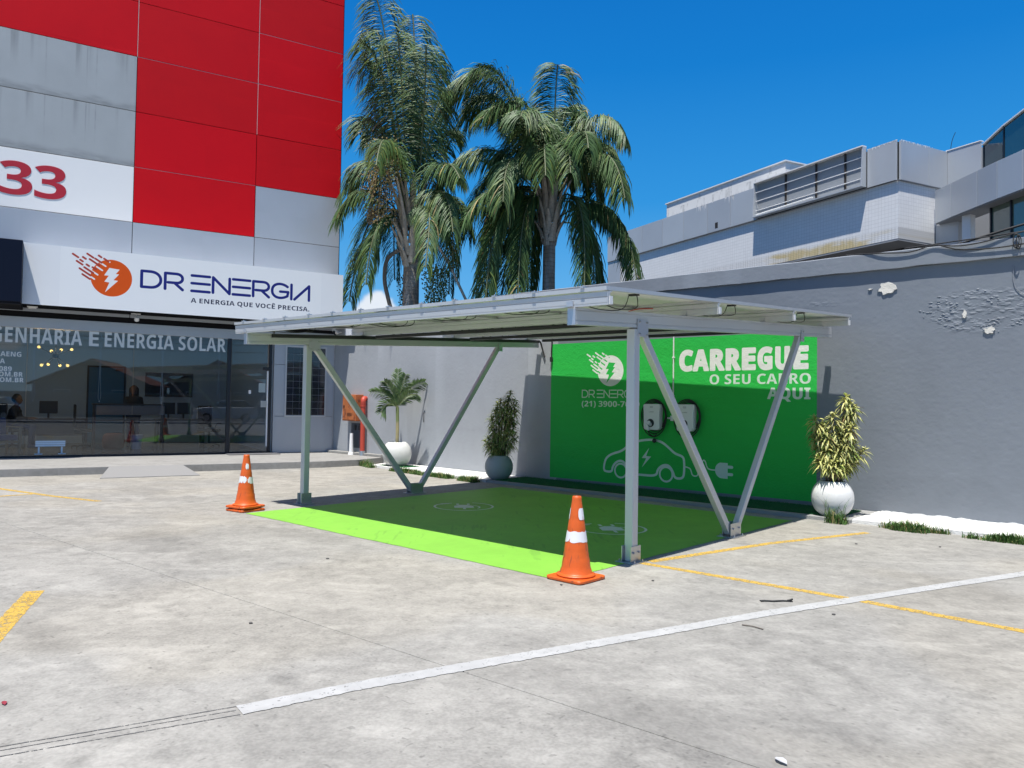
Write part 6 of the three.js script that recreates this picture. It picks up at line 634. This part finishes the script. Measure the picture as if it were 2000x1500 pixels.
// ---------- across the street: mirrored in the shop glass ----------
{
  const wallC = [std(lin(0.2, 0.13, 0.09), 0.9), std(lin(0.24, 0.21, 0.18), 0.9), std(lin(0.17, 0.12, 0.09), 0.9)], roofC = std(lin(0.22, 0.085, 0.05), 0.85), win = phys(lin(0.03, 0.04, 0.05), 0.1);
  const hs = [[33, 7.5, 9, 4.7, 2.7, 'brown gabled house across the street mirrored at the left of the shop glass', 0], [34, -2.5, 8, 4.9, 2.8, 'pale gabled house across the street mirrored in the middle of the shop glass', 1], [32, -11, 6.5, 4.4, 2.9, 'dark brown house across the street mirrored in the shop door', 2]];
  for (const [x, z, w, apex, eave, label, k] of hs) { const h = thing('gabled_house', label, 'house', [x, 0, z], -Math.PI / 2, 'houses across the street'); const s = new THREE.Shape([[-w / 2, 0], [w / 2, 0], [w / 2, eave], [0, apex], [-w / 2, eave]].map((p) => new THREE.Vector2(...p))); part('wall', new THREE.ExtrudeGeometry(s, { depth: 8, bevelEnabled: false }).translate(0, 0, -8), wallC[k], h); for (const q of [-1, 1]) { const L = Math.hypot(w / 2 + 0.4, apex - eave + 0.25), a = Math.atan2(apex - eave, w / 2); const g = box(L, 0.12, 8.8); g.rotateZ(-q * a); g.translate(q * (w / 4 + 0.1), (apex + eave) / 2 + 0.05, -4); part('roof', g, roofC, h); } for (const wx of [-w * 0.25, w * 0.25]) { const wn = part('window', box(1.3, 1.1, 0.06, wx, 1.7, 0.02), whitePaint, h); part('pane', box(1.1, 0.9, 0.03, wx, 1.7, 0.05), win, wn); } part('door', box(0.9, 2.1, 0.06, 0, 1.05, 0.02), std(lin(0.1, 0.06, 0.03), 0.6), h); }
  const gw = thing('street_wall', 'long low wall across the street mirrored in the shop glass', 'wall', [29, 0, 0], 0); part('wall_face', box(0.2, 1.9, 40, 0, 0.95, 0), std(lin(0.3, 0.2, 0.12), 0.9), gw); part('coping', box(0.28, 0.08, 40, 0, 1.94, 0), std(lin(0.4, 0.36, 0.3), 0.9), gw);
  for (const [pz, l] of [[-12, 'utility pole mirrored toward the shop door'], [12, 'utility pole mirrored toward the left of the shop glass']]) { const p = thing('utility_pole', l, 'pole', [21, 0, pz]); part('pole', cyl(0.11, 0.15, 8.5, 12, 0, 4.25, 0), std(lin(0.3, 0.29, 0.27), 0.9), p); part('crossarm', box(0.1, 0.1, 1.6, 0, 7.6, 0), std(lin(0.2, 0.15, 0.1), 0.9), p); for (const q of [-0.6, 0, 0.6]) part('insulator', cyl(0.04, 0.05, 0.12, 8, 0, 7.71, q), whitePlastic, p); }
  [[7.7, 0.7, 'topmost'], [7.1, 0.5, 'second'], [6.5, 0.6, 'third'], [6.0, 0.4, 'fourth'], [5.6, 0.55, 'lowest']].forEach(([y, s, w], i) => { const pts = []; for (let k = 0; k <= 12; k++) { const t = k / 12 * 2 - 1; pts.push([21 + (i % 2) * 0.12, y - s * (1 - t * t), t * 26]); } single('power_line', tube(pts, 0.022, 40, 5), blackRubber, w + ' of the street wires mirrored in the shop glass', 'wire', 'street wires'); });
  // parked cars
  function car(pos, ry, col, label) { const c = thing('parked_car', label, 'car', pos, ry, 'cars parked behind the photographer'); const paint = phys(col, 0.3, { clearcoat: 1, clearcoatRoughness: 0.05 }), gls = phys(lin(0.015, 0.018, 0.02), 0.05, { clearcoat: 1 }); const s = new THREE.Shape(); s.moveTo(-2.0, 0.3); s.lineTo(-2.05, 0.75); s.quadraticCurveTo(-2.0, 0.9, -1.3, 0.95); s.lineTo(-1.0, 0.97); s.lineTo(1.85, 0.98); s.quadraticCurveTo(2.05, 0.9, 2.03, 0.5); s.lineTo(2.0, 0.3); for (const x of [1.25, -1.25]) { s.lineTo(x + 0.36, 0.3); s.absarc(x, 0.3, 0.36, 0, Math.PI, false); } s.lineTo(-2.0, 0.3); const ex = { depth: 1.56, bevelEnabled: true, bevelSize: 0.06, bevelThickness: 0.08, bevelSegments: 3 }; part('body', new THREE.ExtrudeGeometry(s, ex).translate(0, 0, -0.78), paint, c); const cb = new THREE.Shape([[-1.05, 0.95], [-0.35, 1.44], [1.2, 1.46], [1.78, 0.96]].map((p) => new THREE.Vector2(...p))); part('windows', new THREE.ExtrudeGeometry(cb, { depth: 1.3, bevelEnabled: true, bevelSize: 0.03, bevelThickness: 0.08, bevelSegments: 2 }).translate(0, 0, -0.65), gls, c); part('roof', rbox(1.5, 0.05, 1.3, 0.02, 0.43, 1.49, 0), paint, c); for (const [x, z] of [[-1.25, 0.75], [1.25, 0.75], [-1.25, -0.75], [1.25, -0.75]]) { const w = part('wheel', cyl(0.31, 0.31, 0.2, 24).rotateX(Math.PI / 2).translate(x, 0.31, z), blackRubber, c); part('rim', cyl(0.19, 0.19, 0.212, 18).rotateX(Math.PI / 2).translate(x, 0.31, z), zinc, w); } for (const z of [-0.6, 0.6]) { part('headlight', rbox(0.08, 0.14, 0.32, 0.03, -2.08, 0.74, z), whitePlastic, c); part('taillight', rbox(0.06, 0.2, 0.22, 0.03, 2.09, 0.78, z), std(lin(0.3, 0.01, 0.01), 0.3), c); } for (const z of [-0.92, 0.92]) part('mirror', rbox(0.14, 0.12, 0.14, 0.03, -0.75, 1.02, z), paint, c); }
  car([17.5, 0, -5.2], 1.45, lin(0.75, 0.75, 0.75), 'white parked car mirrored beside the shop door'); car([17.5, 0, 9.5], 1.5, lin(0.04, 0.045, 0.05), 'dark parked car mirrored at the left of the shop glass');
}

scene.traverse((o) => { if (o.isMesh) { o.castShadow = true; o.receiveShadow = true; } });
renderer.render(scene, camera);
